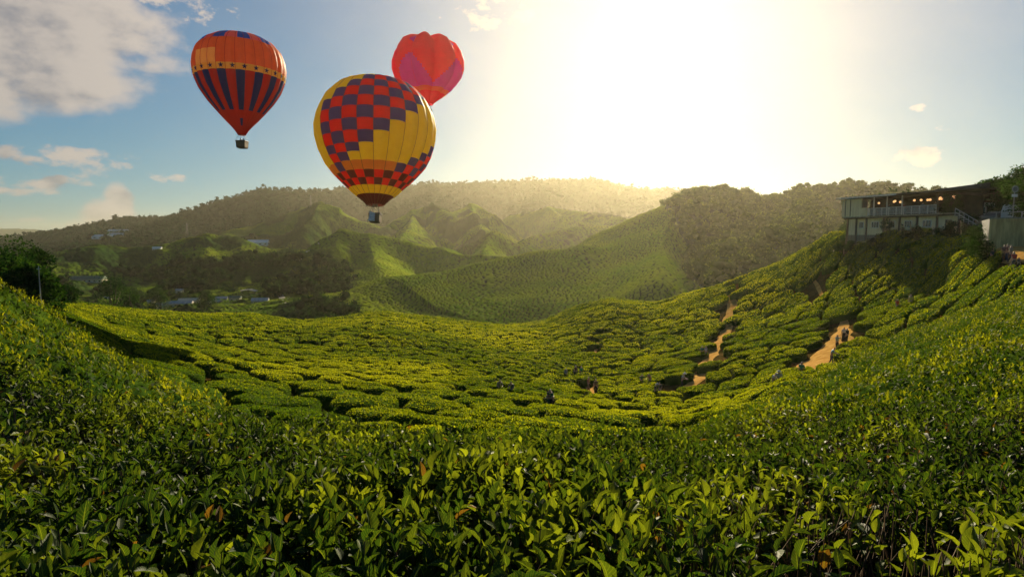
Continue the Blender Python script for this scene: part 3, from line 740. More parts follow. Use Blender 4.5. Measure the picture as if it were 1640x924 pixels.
RHO = np.array([0.0, .3, .55, .75, .88, .96, 1.0, .97]); HP = np.array([1.0, 1.0, .99, .96, .91, .80, .58, 0.0])
def bush_geometry(X, Y, rad, hvar):
    n, nT = rad.shape; th = np.arange(nT) * 2 * np.pi / nT
    px = X[:, None, None] + RHO[None, :, None] * rad[:, None] * np.cos(th); py = Y[:, None, None] + RHO[None, :, None] * rad[:, None] * np.sin(th)
    g = ground(px, py)
    H = BUSH_H * hvar[:, None, None]
    pz = g + H * HP[None, :, None] + (fbm(px / .45, py / .45, 3, 61) - .5) * .24 * (HP[None, :, None] > .3) + (fbm(px / 1.6, py / 1.6, 2, 62) - .5) * .3 * (HP[None, :, None] > .3)
    pz[:, -1] -= 0.25
    V = np.stack([px, py, pz], -1); return V    # n, ring, theta, 3
BF = grid_faces(len(RHO), 28, wrap=True)
def bush_leaves(V, rad, cnt, size, i):
    """loose leaf blades on the clipped surface"""
    n = len(V); nr, nT = V.shape[1:3]
    b = np.repeat(np.arange(n), cnt); N = len(b)
    rho = np.sqrt(rng.uniform(0, 1, N)) * 6.15; rho = np.minimum(np.interp(rho / 6.15, RHO[:7], np.arange(7)), 6.6)
    rim = rng.uniform(0, 1, N) < .22; rho = np.where(rim, rng.uniform(4.5, 6.7, N), rho)
    th = rng.uniform(0, nT, N)
    k0 = np.floor(rho).astype(int); f = rho - k0; k1 = np.minimum(k0 + 1, nr - 1); t0 = np.floor(th).astype(int) % nT; g = th - np.floor(th); t1 = (t0 + 1) % nT
    P = (V[b, k0, t0] * (1 - g)[:, None] + V[b, k0, t1] * g[:, None]) * (1 - f)[:, None] + (V[b, k1, t0] * (1 - g)[:, None] + V[b, k1, t1] * g[:, None]) * f[:, None]
    cen = V[b, 0, 0]; out = P - cen; out[:, 2] = 0; out /= np.maximum(np.linalg.norm(out, axis=1, keepdims=True), .2)
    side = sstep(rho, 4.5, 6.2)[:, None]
    D = rng.normal(0, .55, (N, 3)) + np.array([0, 0, .75]) * (1 - side) + out * side * .9 + np.array([0, 0, .2]); D /= np.linalg.norm(D, axis=1, keepdims=True)
    L = size * rng.uniform(.6, 1.35, N)
    P = P - D * (L * .35)[:, None] + np.array([0, 0, .02])
    Vl, F, U, m = place_leaves(TPL_LO, P, D, L, L * .62, rng.normal(0, .5, N), rng.uniform(.2, 1.2, N))
    tb = 0.46 - .16 * sstep(-np.arctan2(cen[:, 0], cen[:, 1]), R(12), R(24)) + 0.85 * (fbm(cen[:, 0] / 13, cen[:, 1] / 13, 2, 71) - .5) + (np.take(_h(np.arange(i, i + n).astype(float), np.zeros(n), 3), b) - .5) * .28  # tint drops towards the left: shade put into the leaf colour
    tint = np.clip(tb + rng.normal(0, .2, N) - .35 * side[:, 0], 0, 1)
    return Vl, F, np.repeat(tint, m), U
def build_bushes():
    X, Y, rad, zone = make_cells()
    hv = 0.9 + 0.22 * rng.uniform(0, 1, len(X)) 
    r = np.hypot(X, Y); az = np.arctan2(X, Y)
    z = height(X, Y)
    px = CX + FPX * X / (Y * math.cos(PITCH) - z * math.sin(PITCH)); py = CY - FPX * (z * math.cos(PITCH) + Y * math.sin(PITCH)) / (Y * math.cos(PITCH) - z * math.sin(PITCH))
    i3, z3_ = tab(R3, az), tab(tabs[2][1], az)
    vis = (px > -10) & (px < 1650) & (z / r > z3_ / i3 + .004)
    area = rad.mean(1) ** 2 / r ** 2 * (0.15 + np.abs(z / r)) * vis
    order = np.argsort(-area); top = order[:300]; rest = order[300:]
    # nearest and largest: one object each
    V = bush_geometry(X[top], Y[top], rad[top], hv[top])
    for j, c in enumerate(top):
        v = V[j:j + 1]; cnt = int(np.clip(30000 * rad[c].mean() ** 2 / (r[c] * 1.0), 500, 1900))
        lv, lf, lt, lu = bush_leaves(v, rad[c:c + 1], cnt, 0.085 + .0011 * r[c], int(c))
        bv = v.reshape(-1, 3); org = np.array([X[c], Y[c], float(ground(X[c], Y[c]))])
        tb = np.clip(fbm(bv[:, 0] * 3, bv[:, 1] * 3, 2, 4) * .8, 0, 1)
        VV = np.concatenate([bv, lv]) - org; FF = np.concatenate([BF, lf + len(bv)]); mi = np.concatenate([np.zeros(len(BF), int), np.ones(len(lf), int)])
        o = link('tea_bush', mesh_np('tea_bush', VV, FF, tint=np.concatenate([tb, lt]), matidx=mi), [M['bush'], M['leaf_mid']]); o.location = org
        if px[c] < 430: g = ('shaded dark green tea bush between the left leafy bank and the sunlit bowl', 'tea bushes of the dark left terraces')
        elif px[c] < 760 and r[c] < 60: g = ('broad flat-topped tea bush in the blocks just below the middle of the leafy foreground', 'broad tea bushes below the foreground shoots')
        elif px[c] < 1120: g = ('rounded light green tea bush on the floor of the bowl near the pickers', 'tea bushes on the floor of the bowl')
        else: g = ('long clipped tea bush in the slanting rows beneath the cream building', 'tea bushes in the slanting rows of the right slope')
        tag(o, g[0], 'tea bush', g[1])
    VV, FF, TT, MI = [], [], [], []; off = 0
    V = bush_geometry(X[rest], Y[rest], rad[rest], hv[rest]); n = len(rest)
    bv = V.reshape(-1, 3); FF.append((BF[None] + (np.arange(n) * len(RHO) * 28)[:, None, None]).reshape(-1, 4)); VV.append(bv)
    TT.append(np.clip(fbm(bv[:, 0] * 3, bv[:, 1] * 3, 2, 4) * .8, 0, 1)); MI.append(np.zeros(len(FF[0]), int)); off = len(bv)
    near_vis = (px > -200) & (px < 1850) & (z / r > z3_ / i3 - .12)
    cnt = np.where(near_vis[rest], np.clip(14000 * rad[rest].mean(1) ** 2 / r[rest], 90, 600), 12).astype(int)
    lv, lf, lt, lu = bush_leaves(V, rad[rest], cnt, 0.0, 0) if False else (None,) * 4
    for lo in range(0, n, 600):
        s = slice(lo, min(n, lo + 600)); sz = np.repeat(0.07 + .0017 * r[rest][s], cnt[s])
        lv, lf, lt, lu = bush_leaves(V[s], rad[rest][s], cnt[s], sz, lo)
        VV.append(lv); FF.append(lf + off); TT.append(lt); MI.append(np.ones(len(lf), int)); off += len(lv)
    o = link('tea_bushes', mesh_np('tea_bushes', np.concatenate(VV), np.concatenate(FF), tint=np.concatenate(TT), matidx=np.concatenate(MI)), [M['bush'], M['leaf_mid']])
    tag(o, 'countless clipped tea bushes covering the far side of the bowl up to its rim', 'tea bushes', kind='stuff')
    print('bushes', len(X))
build_bushes()

# ------------------------------------------------------------------ trees
def clump_crown(centers, radii, per, size, seed=0, flat=1.0):
    """leaf blades on and in many small clumps; returns V, F, tint"""
    n = len(centers); N = n * per; b = np.repeat(np.arange(n), per)
    d = rng.normal(0, 1, (N, 3)); d /= np.linalg.norm(d, axis=1, keepdims=True); d[:, 2] *= flat
    q = rng.uniform(.55, 1.08, N)
    P = centers[b] + d * (radii[b] * q)[:, None]
    D = d * .6 + rng.normal(0, .6, (N, 3)); D /= np.linalg.norm(D, axis=1, keepdims=True)
    sz = (size[b] if np.ndim(size) else size) * rng.uniform(.6, 1.4, N)
    V, F, U, m = place_leaves(TPL_LO, P, D, sz, sz * .7, rng.uniform(-1, 1, N), np.ones(N))
    base = rng.uniform(.1, .8, n)[b]
    return V, F, np.repeat(np.clip(base + rng.normal(0, .18, N), 0, 1), m)
def make_tree(loc, h, w, label, group=None, name='broadleaf_tree', trunk_h=0.35, clumps=26, per=110, leaf=.28, conical=False, cat='tree', trunk_r=None, young=0.0):
    root = empty(name, loc); tag(root, label, cat, group)
    tr = trunk_r or h * .022
    mb = MB(); p0 = Vector((0, 0, -.4)); pts = [p0]
    for k in range(1, 6):
        pts.append(Vector((random.gauss(0, .02 * h), random.gauss(0, .02 * h), h * .85 * k / 5)))
    for k in range(5): mb.tube(pts[k], pts[k + 1], tr * (1 - k * .17), tr * (1 - (k + 1) * .17), n=8)
    cs = []; rs = []
    for k in range(clumps):
        t = random.random() ** (1.0 if not conical else 1.4); z = h * (trunk_h + (1 - trunk_h) * t)
        env = (math.sin(math.pi * min(1, .18 + .8 * t)) ** .7 if not conical else (1.05 - t)) * w / 2
        a = random.uniform(0, 6.28); rr = env * random.uniform(.15, .92); c = np.array([rr * math.cos(a), rr * math.sin(a), z - h * .05])
        cs.append(c); rs.append(w * random.uniform(.11, .2) * (1 if not conical else max(.35, 1 - t * .7)))
        if k % 2 == 0:
            s = Vector((0, 0, max(h * trunk_h * .8, z * .72))); mb.tube(s, Vector(c), tr * .35, tr * .08, n=5)
    mb.build('trunk', M['bark'], root, smooth=True)
    V, F, t = clump_crown(np.array(cs), np.array(rs), per, leaf, flat=.75)
    t = np.clip(t + young, 0, 1)
    link('crown', mesh_np('crown', V, F, tint=t), M['tree_leaf'], root)
    return root
def ico():
    import bmesh
    bm = bmesh.new(); bmesh.ops.create_icosphere(bm, subdivisions=2, radius=1); bm.verts.ensure_lookup_table()
    v = np.array([x.co[:] for x in bm.verts]); f = np.array([[q.index for q in x.verts] for x in bm.faces]); bm.free(); return v, f
ICO_V, ICO_F = ico()
def forest(name, label, pts, hs, leafmat, per_c, blades, leafk=.13, cat='forest'):
    """wooded slope: a mass of crowns, each several clumps of leaf blades"""
    n = len(pts); cen = []; rad = []; sz = []
    for k in range(per_c):
        o = rng.normal(0, .24, (n, 3)) * hs[:, None]; o[:, 2] = hs * rng.uniform(.25, .72, n)
        cen.append(pts + o); rad.append(hs * rng.uniform(.20, .34, n)); sz.append(hs * leafk)
    V, F, t = clump_crown(np.concatenate(cen), np.concatenate(rad), blades, np.concatenate(sz), flat=.8)
    bt = rng.uniform(-.25, .3, n); per = np.tile(np.repeat(bt, 1), per_c); t = np.clip(t + np.repeat(per, blades * 4), 0, 1)
    C_ = np.concatenate(cen); Rr = np.concatenate(rad); q = ICO_V[None] * (Rr * .72)[:, None, None] * rng.uniform(.8, 1.15, (len(C_), len(ICO_V), 1)) * np.array([1, 1, .85]) + C_[:, None]
    F2 = (ICO_F[None] + (np.arange(len(C_)) * len(ICO_V))[:, None, None]).reshape(-1, 3); F2 = np.concatenate([F2, F2[:, 2:]], 1)[:, [0, 1, 2, 2]]
    core = link('core', mesh_np('core', q.reshape(-1, 3), F2[:, :3], smooth=True, tint=np.clip(np.repeat(per * .5 + .22, len(ICO_V)), 0, 1)), leafmat)
    o = link(name, mesh_np(name, V, F, tint=t), leafmat); tag(o, label, cat, kind='stuff'); core.name = 'crown_mass'; core.parent = o; return o
def scatter_where(n, az0, az1, r0, r1, test, power=1.3):
    x, y, r, az = fan_points(n, r0, r1, az0, az1, power); z, tea, b = height(x, y, True); k = test(x, y, z, tea, b, r); return np.stack([x, y, z], -1)[k]
P = scatter_where(9000, R(12), R(48), 190, 900, lambda x, y, z, tea, b, r: (tea < .5) & (b > .9) & ((np.arctan2(x, y) > R(14.6) + (fbm(x / 20, y / 20, 3, 91) - .5) * .05) | (r > 800)), 1.2)
forest('forest', 'misty wooded hillside between the sunlit tea ridge and the cream building', P, np.random.default_rng(3).uniform(5, 11, len(P)), M['forest_leaf'], 3, 20)
P = scatter_where(24000, R(-46), R(44), 900, 2300, lambda x, y, z, tea, b, r: (tea < .5) & (z > -30), 1.5)
forest('mountain_forest', 'dark wooded mountain range behind the valley on the skyline', P, np.random.default_rng(4).uniform(9, 17, len(P)), M['mountain_leaf'], 1, 14, .2)
# woods on the valley floor at the left
def vfloor(x, y, z, tea, b, r): return (fbm(x / 45, y / 45, 3, 77) > .46) & (z < -20) & (b > .8)
VILLAGE = [(75, 446), (140, 452), (272, 495), (288, 492), (304, 489), (243, 489), (345, 489), (355, 485), (377, 483), (417, 487), (288, 470), (172, 483), (400, 467), (456, 482)]
VP = [hit(a, b, r0=60) for a, b in VILLAGE]
P = scatter_where(2600, R(-44), R(-15), 230, 620, vfloor, 1.2)
keep = np.ones(len(P), bool)
for v in VP:
    pr, vr = np.hypot(P[:, 0], P[:, 1]), math.hypot(v[0], v[1]); da = np.abs(np.arctan2(P[:, 0], P[:, 1]) - math.atan2(v[0], v[1]))
    keep &= ~((np.hypot(P[:, 0] - v[0], P[:, 1] - v[1]) < 14) | ((da * vr < 9) & (pr < vr) & (pr > vr - 110)))
P = P[keep]
forest('valley_woodland', 'dark woodland covering the valley floor on the left', P, np.random.default_rng(5).uniform(6, 12, len(P)), M['tree_leaf'], 3, 42, .10)

def on(px, py, r0=12, fn=None): return tuple(hit(px, py, r0=r0, fn=fn))
def at(px, Y, fn=ground):
    d = pixdir(px, 400); x = d[0] / d[1] * Y; return (x, Y, float(fn(np.array([x]), np.array([Y]))[0]))
# big dark trees behind the left bank; height set by the top seen in the photograph
def top_h(px, pyt, Y, base): return ray(px, pyt, Y)[2] - base
for (px, pyt, Y, w, lab) in [(8, 418, 62, 8, 'dark broad tree at the left edge above the leafy bank'),
                             (30, 384, 74, 9, 'tallest dark tree of the clump at the far left'),
                             (60, 398, 92, 5, 'slim dark tree just left of the small pale house'),
                             (-30, 400, 60, 10, 'dark spreading tree half cut by the left edge'),
                             (40, 428, 56, 5, 'low dark tree in front of the tallest tree at the left'),
                             (98, 462, 120, 6, 'round dark tree below the small pale house')]:
    p = at(px, Y); h = max(4, top_h(px, pyt, Y, p[2])); make_tree(p, h, w, lab, name='broadleaf_tree', clumps=46, per=150, leaf=.34, trunk_h=.1)
for (px, pyt, Y, w, lab) in [(178, 425, 190, 17, 'big dark tree standing alone in the valley right of the long green roof'), (205, 452, 200, 13, 'lower dark tree beside the big valley tree'),
                             (330, 466, 330, 12, 'dark valley tree behind the row of sheds'), (250, 458, 320, 14, 'dark valley tree left of the sheds')]:
    p = at(px, Y); h = max(6, top_h(px, pyt, Y, p[2])); make_tree(p, h, w, lab, name='broadleaf_tree', clumps=34, per=110, leaf=.55, trunk_h=.12)

# ------------------------------------------------------------------ the building on the slope
M['cream'] = mat_concrete('cream_panel', (0.72, 0.60, 0.34), (0.84, 0.74, 0.46))
M['post'] = mat_simple('brown_post', (0.11, 0.08, 0.05), .7, .2, 2)
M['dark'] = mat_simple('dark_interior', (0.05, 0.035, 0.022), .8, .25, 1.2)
M['roof'] = mat_simple('roof_sheet', (0.055, 0.048, 0.045), .6, .2, 1.5)
M['white'] = mat_simple('white_paint', (0.72, 0.70, 0.64), .5, .1, 3)
M['glass'] = mat_simple('dark_glass', (0.02, 0.025, 0.02), .08, .1, 3, spec=.8)
M['lamp'] = mat_simple('lit_paper_lamp', (1.0, 0.75, 0.45), .6, .05, 3, emit=(1.0, 0.50, 0.2, 0.55))
M['wall'] = mat_concrete('stained_concrete', (0.38, 0.27, 0.10), (0.64, 0.50, 0.22))
M['grey'] = mat_simple('grey_metal', (0.30, 0.30, 0.29), .45, .1, 3, metal=.5)
M['ivy'] = M['tree_leaf']
DZ, EZ = 3.15, 6.05            # deck and eave heights
def bw(a, b, z):             # building frame -> world
    q = BB + BU * a + BV * b; return (float(q[0]), float(q[1]), z)
BANG = math.atan2(BU[1], BU[0])
def pxa(px):                  # where the vertical plane of the facade is seen at this column
    d = pixdir(px, 360); d = d[:2] / d[1]; A = np.array([[BU[0], -d[0]], [BU[1], -d[1]]]); s = np.linalg.solve(A, -BB); return float(s[0])
def bbox(mb, a0, a1, b0, b1, z0, z1, mi=0):
    c = bw((a0 + a1) / 2, (b0 + b1) / 2, (z0 + z1) / 2); o = root_loc
    mb.box((c[0] - o[0], c[1] - o[1], c[2] - o[2]), (a1 - a0, b1 - b0, z1 - z0), rz=BANG, mi=mi)
# note: +v points away from the camera; with rz=BANG the box's local y is the facade's normal
root_loc = bw(BL / 2, 3, 0.0)
hall = empty('hillside_building', root_loc); tag(hall, 'two-storey cream building with open restaurant terrace on the hillside', 'building')
def part(name, mat, boxes, parent=hall, bevel=0):
    mb = MB()
    for b in boxes: bbox(mb, *b)
    return mb.build(name, mat, parent, bevel=bevel)
edges = [1358, 1372, 1388, 1416, 1441, 1469, 1501, 1536]
ea = [pxa(p) for p in edges]      # decreasing a (A end first)
def gz(a): q = bw(a, 0, 0); return float(ground(np.array([q[0]]), np.array([q[1]]))[0])
zb = [gz(a) for a in ea]
part('foundation', mat_concrete('foundation_concrete', (.16, .14, .10), (.26, .23, .16)), [(min(ea) - .2, max(ea) + .3, -.06, 4.2, -3.5, 0.35)])
for k in range(7):
    a1, a0 = ea[k], ea[k + 1]
    wl = part('wall', M['cream'], [(a0 + .14, a1 - .14, 0.0, .18, 0.352, DZ - .36)])
    w_ = a1 - a0; ac = (a0 + a1) / 2
    if k in (1, 2, 3, 4, 5):
        hw = min(.62, w_ * .2)
        fr = MB(); bbox(fr, ac - hw - .06, ac + hw + .06, -.05, -.002, 1.35, 2.32); wo = fr.build('window', M['white'], wl)
        gl = MB()
        for s in (-1, 0, 1): bbox(gl, ac + s * hw * .68 - hw * .27, ac + s * hw * .68 + hw * .27, -.075, -.052, 1.42, 2.25)
        g_ = gl.build('pane', M['glass'], wl)
    if k == 6:
        dr = MB(); bbox(dr, ac - .5, ac + .35, -.06, -.002, .36, 2.3); dr.build('door', M['glass'], wl)
part('end_wall', M['cream'], [(ea[0] + .0, ea[0] + .16,   .2, 4.0, -.6, DZ - .36)])
for k, a in enumerate(ea[:-1] + [ea[-1]]):
    part('post', M['post'], [(a - .11, a + .11, -.16, .10, -1.2, DZ - .36)])
part('deck', mat_concrete('deck_edge', (.26, .23, .17), (.42, .38, .28)), [(ea[-1] - .3, ea[0] + .3, -.75, 4.2, DZ - .16, DZ)])
part('deck_beam', M['dark'], [(ea[-1] - .2, ea[0] + .2, -.55, .3, DZ - .355, DZ - .165)])
# upper storey
aE, aF, aG, aH = pxa(1360), pxa(1393), pxa(1506), pxa(1538)     # cream part | terrace | plants | dark end
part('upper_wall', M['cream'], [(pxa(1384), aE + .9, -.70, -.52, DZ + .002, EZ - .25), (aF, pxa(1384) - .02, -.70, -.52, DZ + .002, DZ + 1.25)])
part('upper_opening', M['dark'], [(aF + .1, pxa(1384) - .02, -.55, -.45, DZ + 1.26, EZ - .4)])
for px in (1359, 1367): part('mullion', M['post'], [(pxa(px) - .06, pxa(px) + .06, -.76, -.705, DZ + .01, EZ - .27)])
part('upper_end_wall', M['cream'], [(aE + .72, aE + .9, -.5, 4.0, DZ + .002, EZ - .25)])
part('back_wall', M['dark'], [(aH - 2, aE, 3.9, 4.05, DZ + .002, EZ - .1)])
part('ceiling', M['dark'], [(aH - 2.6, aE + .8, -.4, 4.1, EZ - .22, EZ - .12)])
part('roof', M['roof'], [(aH - 3.2, aE + 1.4, -1.35, 4.4, EZ - .10, EZ + .06)])
part('fascia', M['white'], [(pxa(1445), aE + 1.4, -1.41, -1.352, EZ - .16, EZ + .05)])
for px in (1403, 1424, 1448, 1505): part('terrace_post', M['white'] if px < 1500 else M['post'], [(pxa(px) - .05, pxa(px) + .05, -.62, -.5, DZ + .002, EZ - .23)])
rail = MB(); posts = np.linspace(pxa(1395), pxa(1504), 10)
for a in posts: bbox(rail, a - .045, a + .045, -.72, -.63, DZ + .002, DZ + 1.08)
bbox(rail, posts[-1], posts[0], -.71, -.64, DZ + 1.082, DZ + 1.14); bbox(rail, posts[-1], posts[0], -.70, -.65, DZ + .12, DZ + .17)
for a in np.linspace(posts[-1], posts[0], 90): bbox(rail, a - .012, a + .012, -.69, -.66, DZ + .172, DZ + 1.078)
rail.build('railing', M['white'], hall)
# big dark pitched roof over the right end
mb = MB(); o = root_loc
def rel(a, b, z): q = bw(a, b, z); return (q[0] - o[0], q[1] - o[1], q[2] - o[2])
a0, a1 = pxa(1490), pxa(1566)
for s in (0,):
    pts = [rel(a0, .3, EZ + .10), rel(a1, .3, EZ - .55), rel(a1, .3, EZ + .60), rel(a0, .3, EZ + .30), rel(a0, 3.9, EZ + .10), rel(a1, 1.6, EZ - .55), rel(a1, 1.6, EZ + .75), rel(a0, 3.9, EZ + .45)]
    mb.poly(pts, [(0, 1, 2, 3), (7, 6, 5, 4), (0, 4, 5, 1), (1, 5, 6, 2), (2, 6, 7, 3), (3, 7, 4, 0)])
mb.build('pitched_roof', M['roof'], hall)
mb = MB(); pts = [rel(pxa(1538), -.9, EZ - .50), rel(pxa(1580), -1.6, EZ - .95), rel(pxa(1580), 1.2, EZ - .7), rel(pxa(1538), .28, EZ - .3)]
mb.poly(pts + [(p[0], p[1], p[2] - .08) for p in pts], [(0, 1, 2, 3), (7, 6, 5, 4), (0, 4, 5, 1), (1, 5, 6, 2), (2, 6, 7, 3), (3, 7, 4, 0)])
mb.build('awning', mat_simple('brown_awning', (.12, .05, .03), .7, .2, 2), hall)
part('side_wall', M['dark'], [(pxa(1568), aH - .02, .4, .6, DZ - .6, EZ - .62), (pxa(1562), ea[-1] - .35, .3, .5, -1.4, DZ - .62)])
st = MB()
for k in range(9): bbox(st, ea[-1] - 1.0 - k * .42, ea[-1] - .6 - k * .42, -1.5, -.8, DZ - .5 - k * .26, DZ - .43 - k * .26)
st.build('outer_stairs', M['grey'], hall)
st = MB(); st.tube(rel(ea[-1] - .6, -1.5, DZ + .5), rel(ea[-1] - 4.4, -1.5, DZ - 1.7), .04).tube(rel(ea[-1] - .6, -1.5, DZ + .0), rel(ea[-1] - 4.4, -1.5, DZ - 2.2), .04)
for k in range(7): st.tube(rel(ea[-1] - .6 - k * .6, -1.5, DZ + .5 - k * .35), rel(ea[-1] - .6 - k * .6, -1.5, DZ - .5 - k * .35), .025)
st.build('stair_rail', M['white'], hall)
# paper lamps hanging under the terrace roof: things of their own
for i, (px, b, dz) in enumerate([(1396, 1.5, .75), (1414, 2.4, .65), (1432, 1.2, .8), (1442, 3, .6), (1462, 1.6, .7), (1479, 1.2, .75), (1484, 2.8, .6), (1493, 1.8, .7), (1498, .8, .62), (1515, 1.4, .5), (1519, .9, .62), (1408, 3.6, .5), (1455, 4.2, .6), (1472, 4.4, .55)]):
    c = bw(pxa(px), min(b * .75, 3.4), EZ - .22 - dz)
    mb = MB(); mb.lathe([(0.01, -.17), (.10, -.14), (.16, -.06), (.17, 0), (.15, .07), (.09, .14), (.03, .16)], 12)
    e = empty('paper_lamp', c); tag(e, 'glowing round orange paper lamp hanging under the terrace roof', 'lamp', 'paper lamps under the terrace roof')
    mb.build('shade', M['lamp'], e, smooth=True); MB().tube((0, 0, .16), (0, 0, dz + .0), .008, n=5).build('cord', M['dark'], e)
# tables on the terrace behind the railing
def table_set(a, b, label, cloth):
    c = bw(a, b, DZ); t = empty('dining_table', c); tag(t, label, 'table', 'tables on the restaurant terrace')
    MB().lathe([(.02, .72), (.45, .72), (.45, .76), (.02, .76)], 20).build('tabletop', cloth, t); MB().tube((0, 0, 0), (0, 0, .72), .04).lathe([(.02, 0), (.26, 0), (.24, .03), (.02, .04)], 14).build('pedestal', M['grey'], t)
blue = mat_simple('blue_table', (.10, .22, .28), .5); 
for i, px in enumerate((1404, 1420, 1436, 1452, 1468, 1484, 1497)):
    table_set(pxa(px), .5 + (i % 2) * .6, 'round blue terrace table behind the white railing', blue)
def chair(a, b, rz, mat, lab):
    c = bw(a, b, DZ); t = empty('terrace_chair', c, rz); tag(t, lab, 'chair', 'chairs on the restaurant terrace')
    MB().box((0, 0, .45), (.42, .42, .05)).build('seat', mat, t); MB().box((0, .2, .72), (.42, .04, .36)).build('backrest', mat, t)
    for sx in (-.18, .18):
        for sy in (-.18, .18): MB().tube((sx, sy, 0), (sx, sy, .43), .018, n=6).build('leg', M['grey'], t)
cm = mat_simple('teal_chair', (.06, .16, .17), .5)
for i, px in enumerate((1399, 1411, 1427, 1444, 1459, 1476, 1491)): chair(pxa(px), .2 + (i % 3) * .4, BANG + (i % 2) * 3.1, cm, 'teal terrace chair between the round blue tables')
# ivy and climbing plants
def leaf_mass(name, label, cat, cs, rs, per, leaf, kind=None, young=0.0, group=None):
    c = np.array(cs); org = c.mean(0); V, F, t = clump_crown(c - org, np.array(rs), per, leaf)
    o_ = link(name, mesh_np(name, V, F, tint=np.clip(t + young, 0, 1)), M['tree_leaf']); o_.location = org; tag(o_, label, cat, group, kind); return o_
rr = np.random.default_rng(11)
def band(a0, a1, b0, b1, z0, z1, n): return [bw(rr.uniform(a0, a1), rr.uniform(b0, b1), rr.uniform(z0, z1)) for _ in range(n)]
leaf_mass('climbing_plant', 'leafy climber hanging over the terrace end right of the white railing', 'climbing plant', band(pxa(1540), pxa(1508), -.9, .2, DZ + .1, EZ - .7, 46), rr.uniform(.25, .5, 46), 60, .16, young=.15)
leaf_mass('climbing_plant', 'ivy covering the left corner of the cream building', 'climbing plant', band(ea[0] + .1, ea[0] + 1.2, -.4, 2.5, -.3, 3.0, 40), rr.uniform(.3, .5, 40), 60, .17)
leaf_mass('climbing_plant', 'dark creeper over the outer stairs at the right end of the building', 'climbing plant', band(pxa(1572), ea[-1] - .8, -.9, .2, -1.2, DZ - .3, 60), rr.uniform(.35, .6, 60), 60, .17)
# shrubs below the wall
for i, (px, a_, w, h, lab) in enumerate([(1432, 0, 2.6, 3.4, 'tall dark shrub in front of the third window of the cream wall'), (1425, -1.4, 2.4, 1.9, 'round shrub at the foot of the tall dark shrub'), (1457, 0, 1.2, 2.2, 'narrow pointed shrub in front of the fourth window'),
    (1366, -1, 1.8, 1.0, 'low shrub at the left corner of the cream building'), (1384, -.8, 2.2, 1.3, 'low wide shrub under the leftmost window'), (1474, -1, 2.0, 1.6, 'dark shrub below the fifth wall panel'),
    (1492, -1.5, 2.6, 2.0, 'dark spreading shrub below the sixth wall panel'), (1506, -2.6, 2.4, 3.0, 'large dark shrub hanging down the bank below the door'), (1525, -1.2, 2.2, 1.8, 'shrub below the door at the right end of the wall'), (1543, -1.0, 2.6, 2.6, 'dark shrub beside the outer stairs'), (1556, -2.0, 2.8, 2.4, 'dark shrub between the stairs and the retaining wall'), (1450, -2.4, 2.2, 1.1, 'low shrub on the bare bank under the fourth window')]):
    c = bw(pxa(px), -1.3 + a_, 0); g_ = float(ground(np.array([c[0]]), np.array([c[1]]))[0])
    make_tree((c[0], c[1], max(g_, -3.0 if px > 1480 else -2)), h, w, lab, name='shrub', clumps=18, per=110, leaf=.15, trunk_h=.02, cat='shrub', trunk_r=.05, conical=(px == 1457))
for (px, Y, w, h, lab) in [(1571, 60, 3.4, 3.6, 'dark bushy shrub hiding the left end of the retaining wall'), (1581, 58.5, 2.4, 2.6, 'low dark shrub at the foot of the left end of the retaining wall'), (1562, 64, 3.2, 3.4, 'dark shrub between the outer stairs and the wall end')]:
    make_tree(at(px, Y), h, w, lab, name='shrub', clumps=24, per=110, leaf=.16, trunk_h=.02, cat='shrub', trunk_r=.05)
# rail along the foot of the wall at the left
fe = empty('low_rail', bw(pxa(1376), -1.6, gz(pxa(1376)))); tag(fe, 'thin pale rail fence at the foot of the building beside the tea rows', 'fence')
o = fe.location
for px in (1350, 1358, 1367, 1376, 1386, 1396, 1407):
    q = bw(pxa(px), -1.6, 0); g_ = float(ground(np.array([q[0]]), np.array([q[1]]))[0])
    MB().tube((q[0] - o[0], q[1] - o[1], g_ - o[2]), (q[0] - o[0], q[1] - o[1], g_ - o[2] + 1.1), .035).build('rail_post', M['cream'], fe)
q0 = bw(pxa(1350), -1.6, 0); q1 = bw(pxa(1407), -1.6, 0); zz = [float(ground(np.array([q[0]]), np.array([q[1]]))[0]) + 1.0 for q in (q0, q1)]
MB().tube((q0[0] - o[0], q0[1] - o[1], zz[0] - o[2]), (q1[0] - o[0], q1[1] - o[1], zz[1] - o[2]), .04).build('rail_bar', M['cream'], fe)

# ------------------------------------------------------------------ yard with retaining wall, right edge
YZ = 1.95
W0 = ray(1582, 400, 62)[:2]; W1 = ray(1800, 400, 56)[:2]
wd = (W1 - W0); WL = np.hypot(*wd); wu = wd / WL; wn = np.array([-wu[1], wu[0]])
if wn[1] < 0: wn = -wn
WANG = math.atan2(wu[1], wu[0])
def ww(a, b, z): q = W0 + wu * a + wn * b; return (float(q[0]), float(q[1]), z)
rw = empty('retaining_wall', ww(WL / 2, 0, -2)); tag(rw, 'stained yellowish ribbed concrete retaining wall beside the clay path', 'wall'); o = rw.location
def wbox(mb, a0, a1, b0, b1, z0, z1): c = ww((a0 + a1) / 2, (b0 + b1) / 2, (z0 + z1) / 2); mb.box((c[0] - o[0], c[1] - o[1], c[2] - o[2]), (a1 - a0, b1 - b0, z1 - z0), rz=WANG)
mb = MB(); wbox(mb, 0, WL, 0, .3, -4, YZ - .12); mb.build('wall_face', M['wall'], rw)
mb = MB()
for a in np.arange(.3, WL, .42): wbox(mb, a - .07, a + .07, -.09, -.002, -4, YZ - .14)
mb.build('rib', M['wall'], rw)
mb = MB(); wbox(mb, -.1, WL, -.12, .4, YZ - .118, YZ + .0); mb.build('coping', mat_concrete('coping', (.2, .19, .15), (.32, .3, .24)), rw)
mb = MB()
q = [ww(0, .31, YZ - .1), ww(WL, .31, YZ - .1), ww(WL + 10, 26, YZ - .1), ww(-2, 26, YZ - .1)]
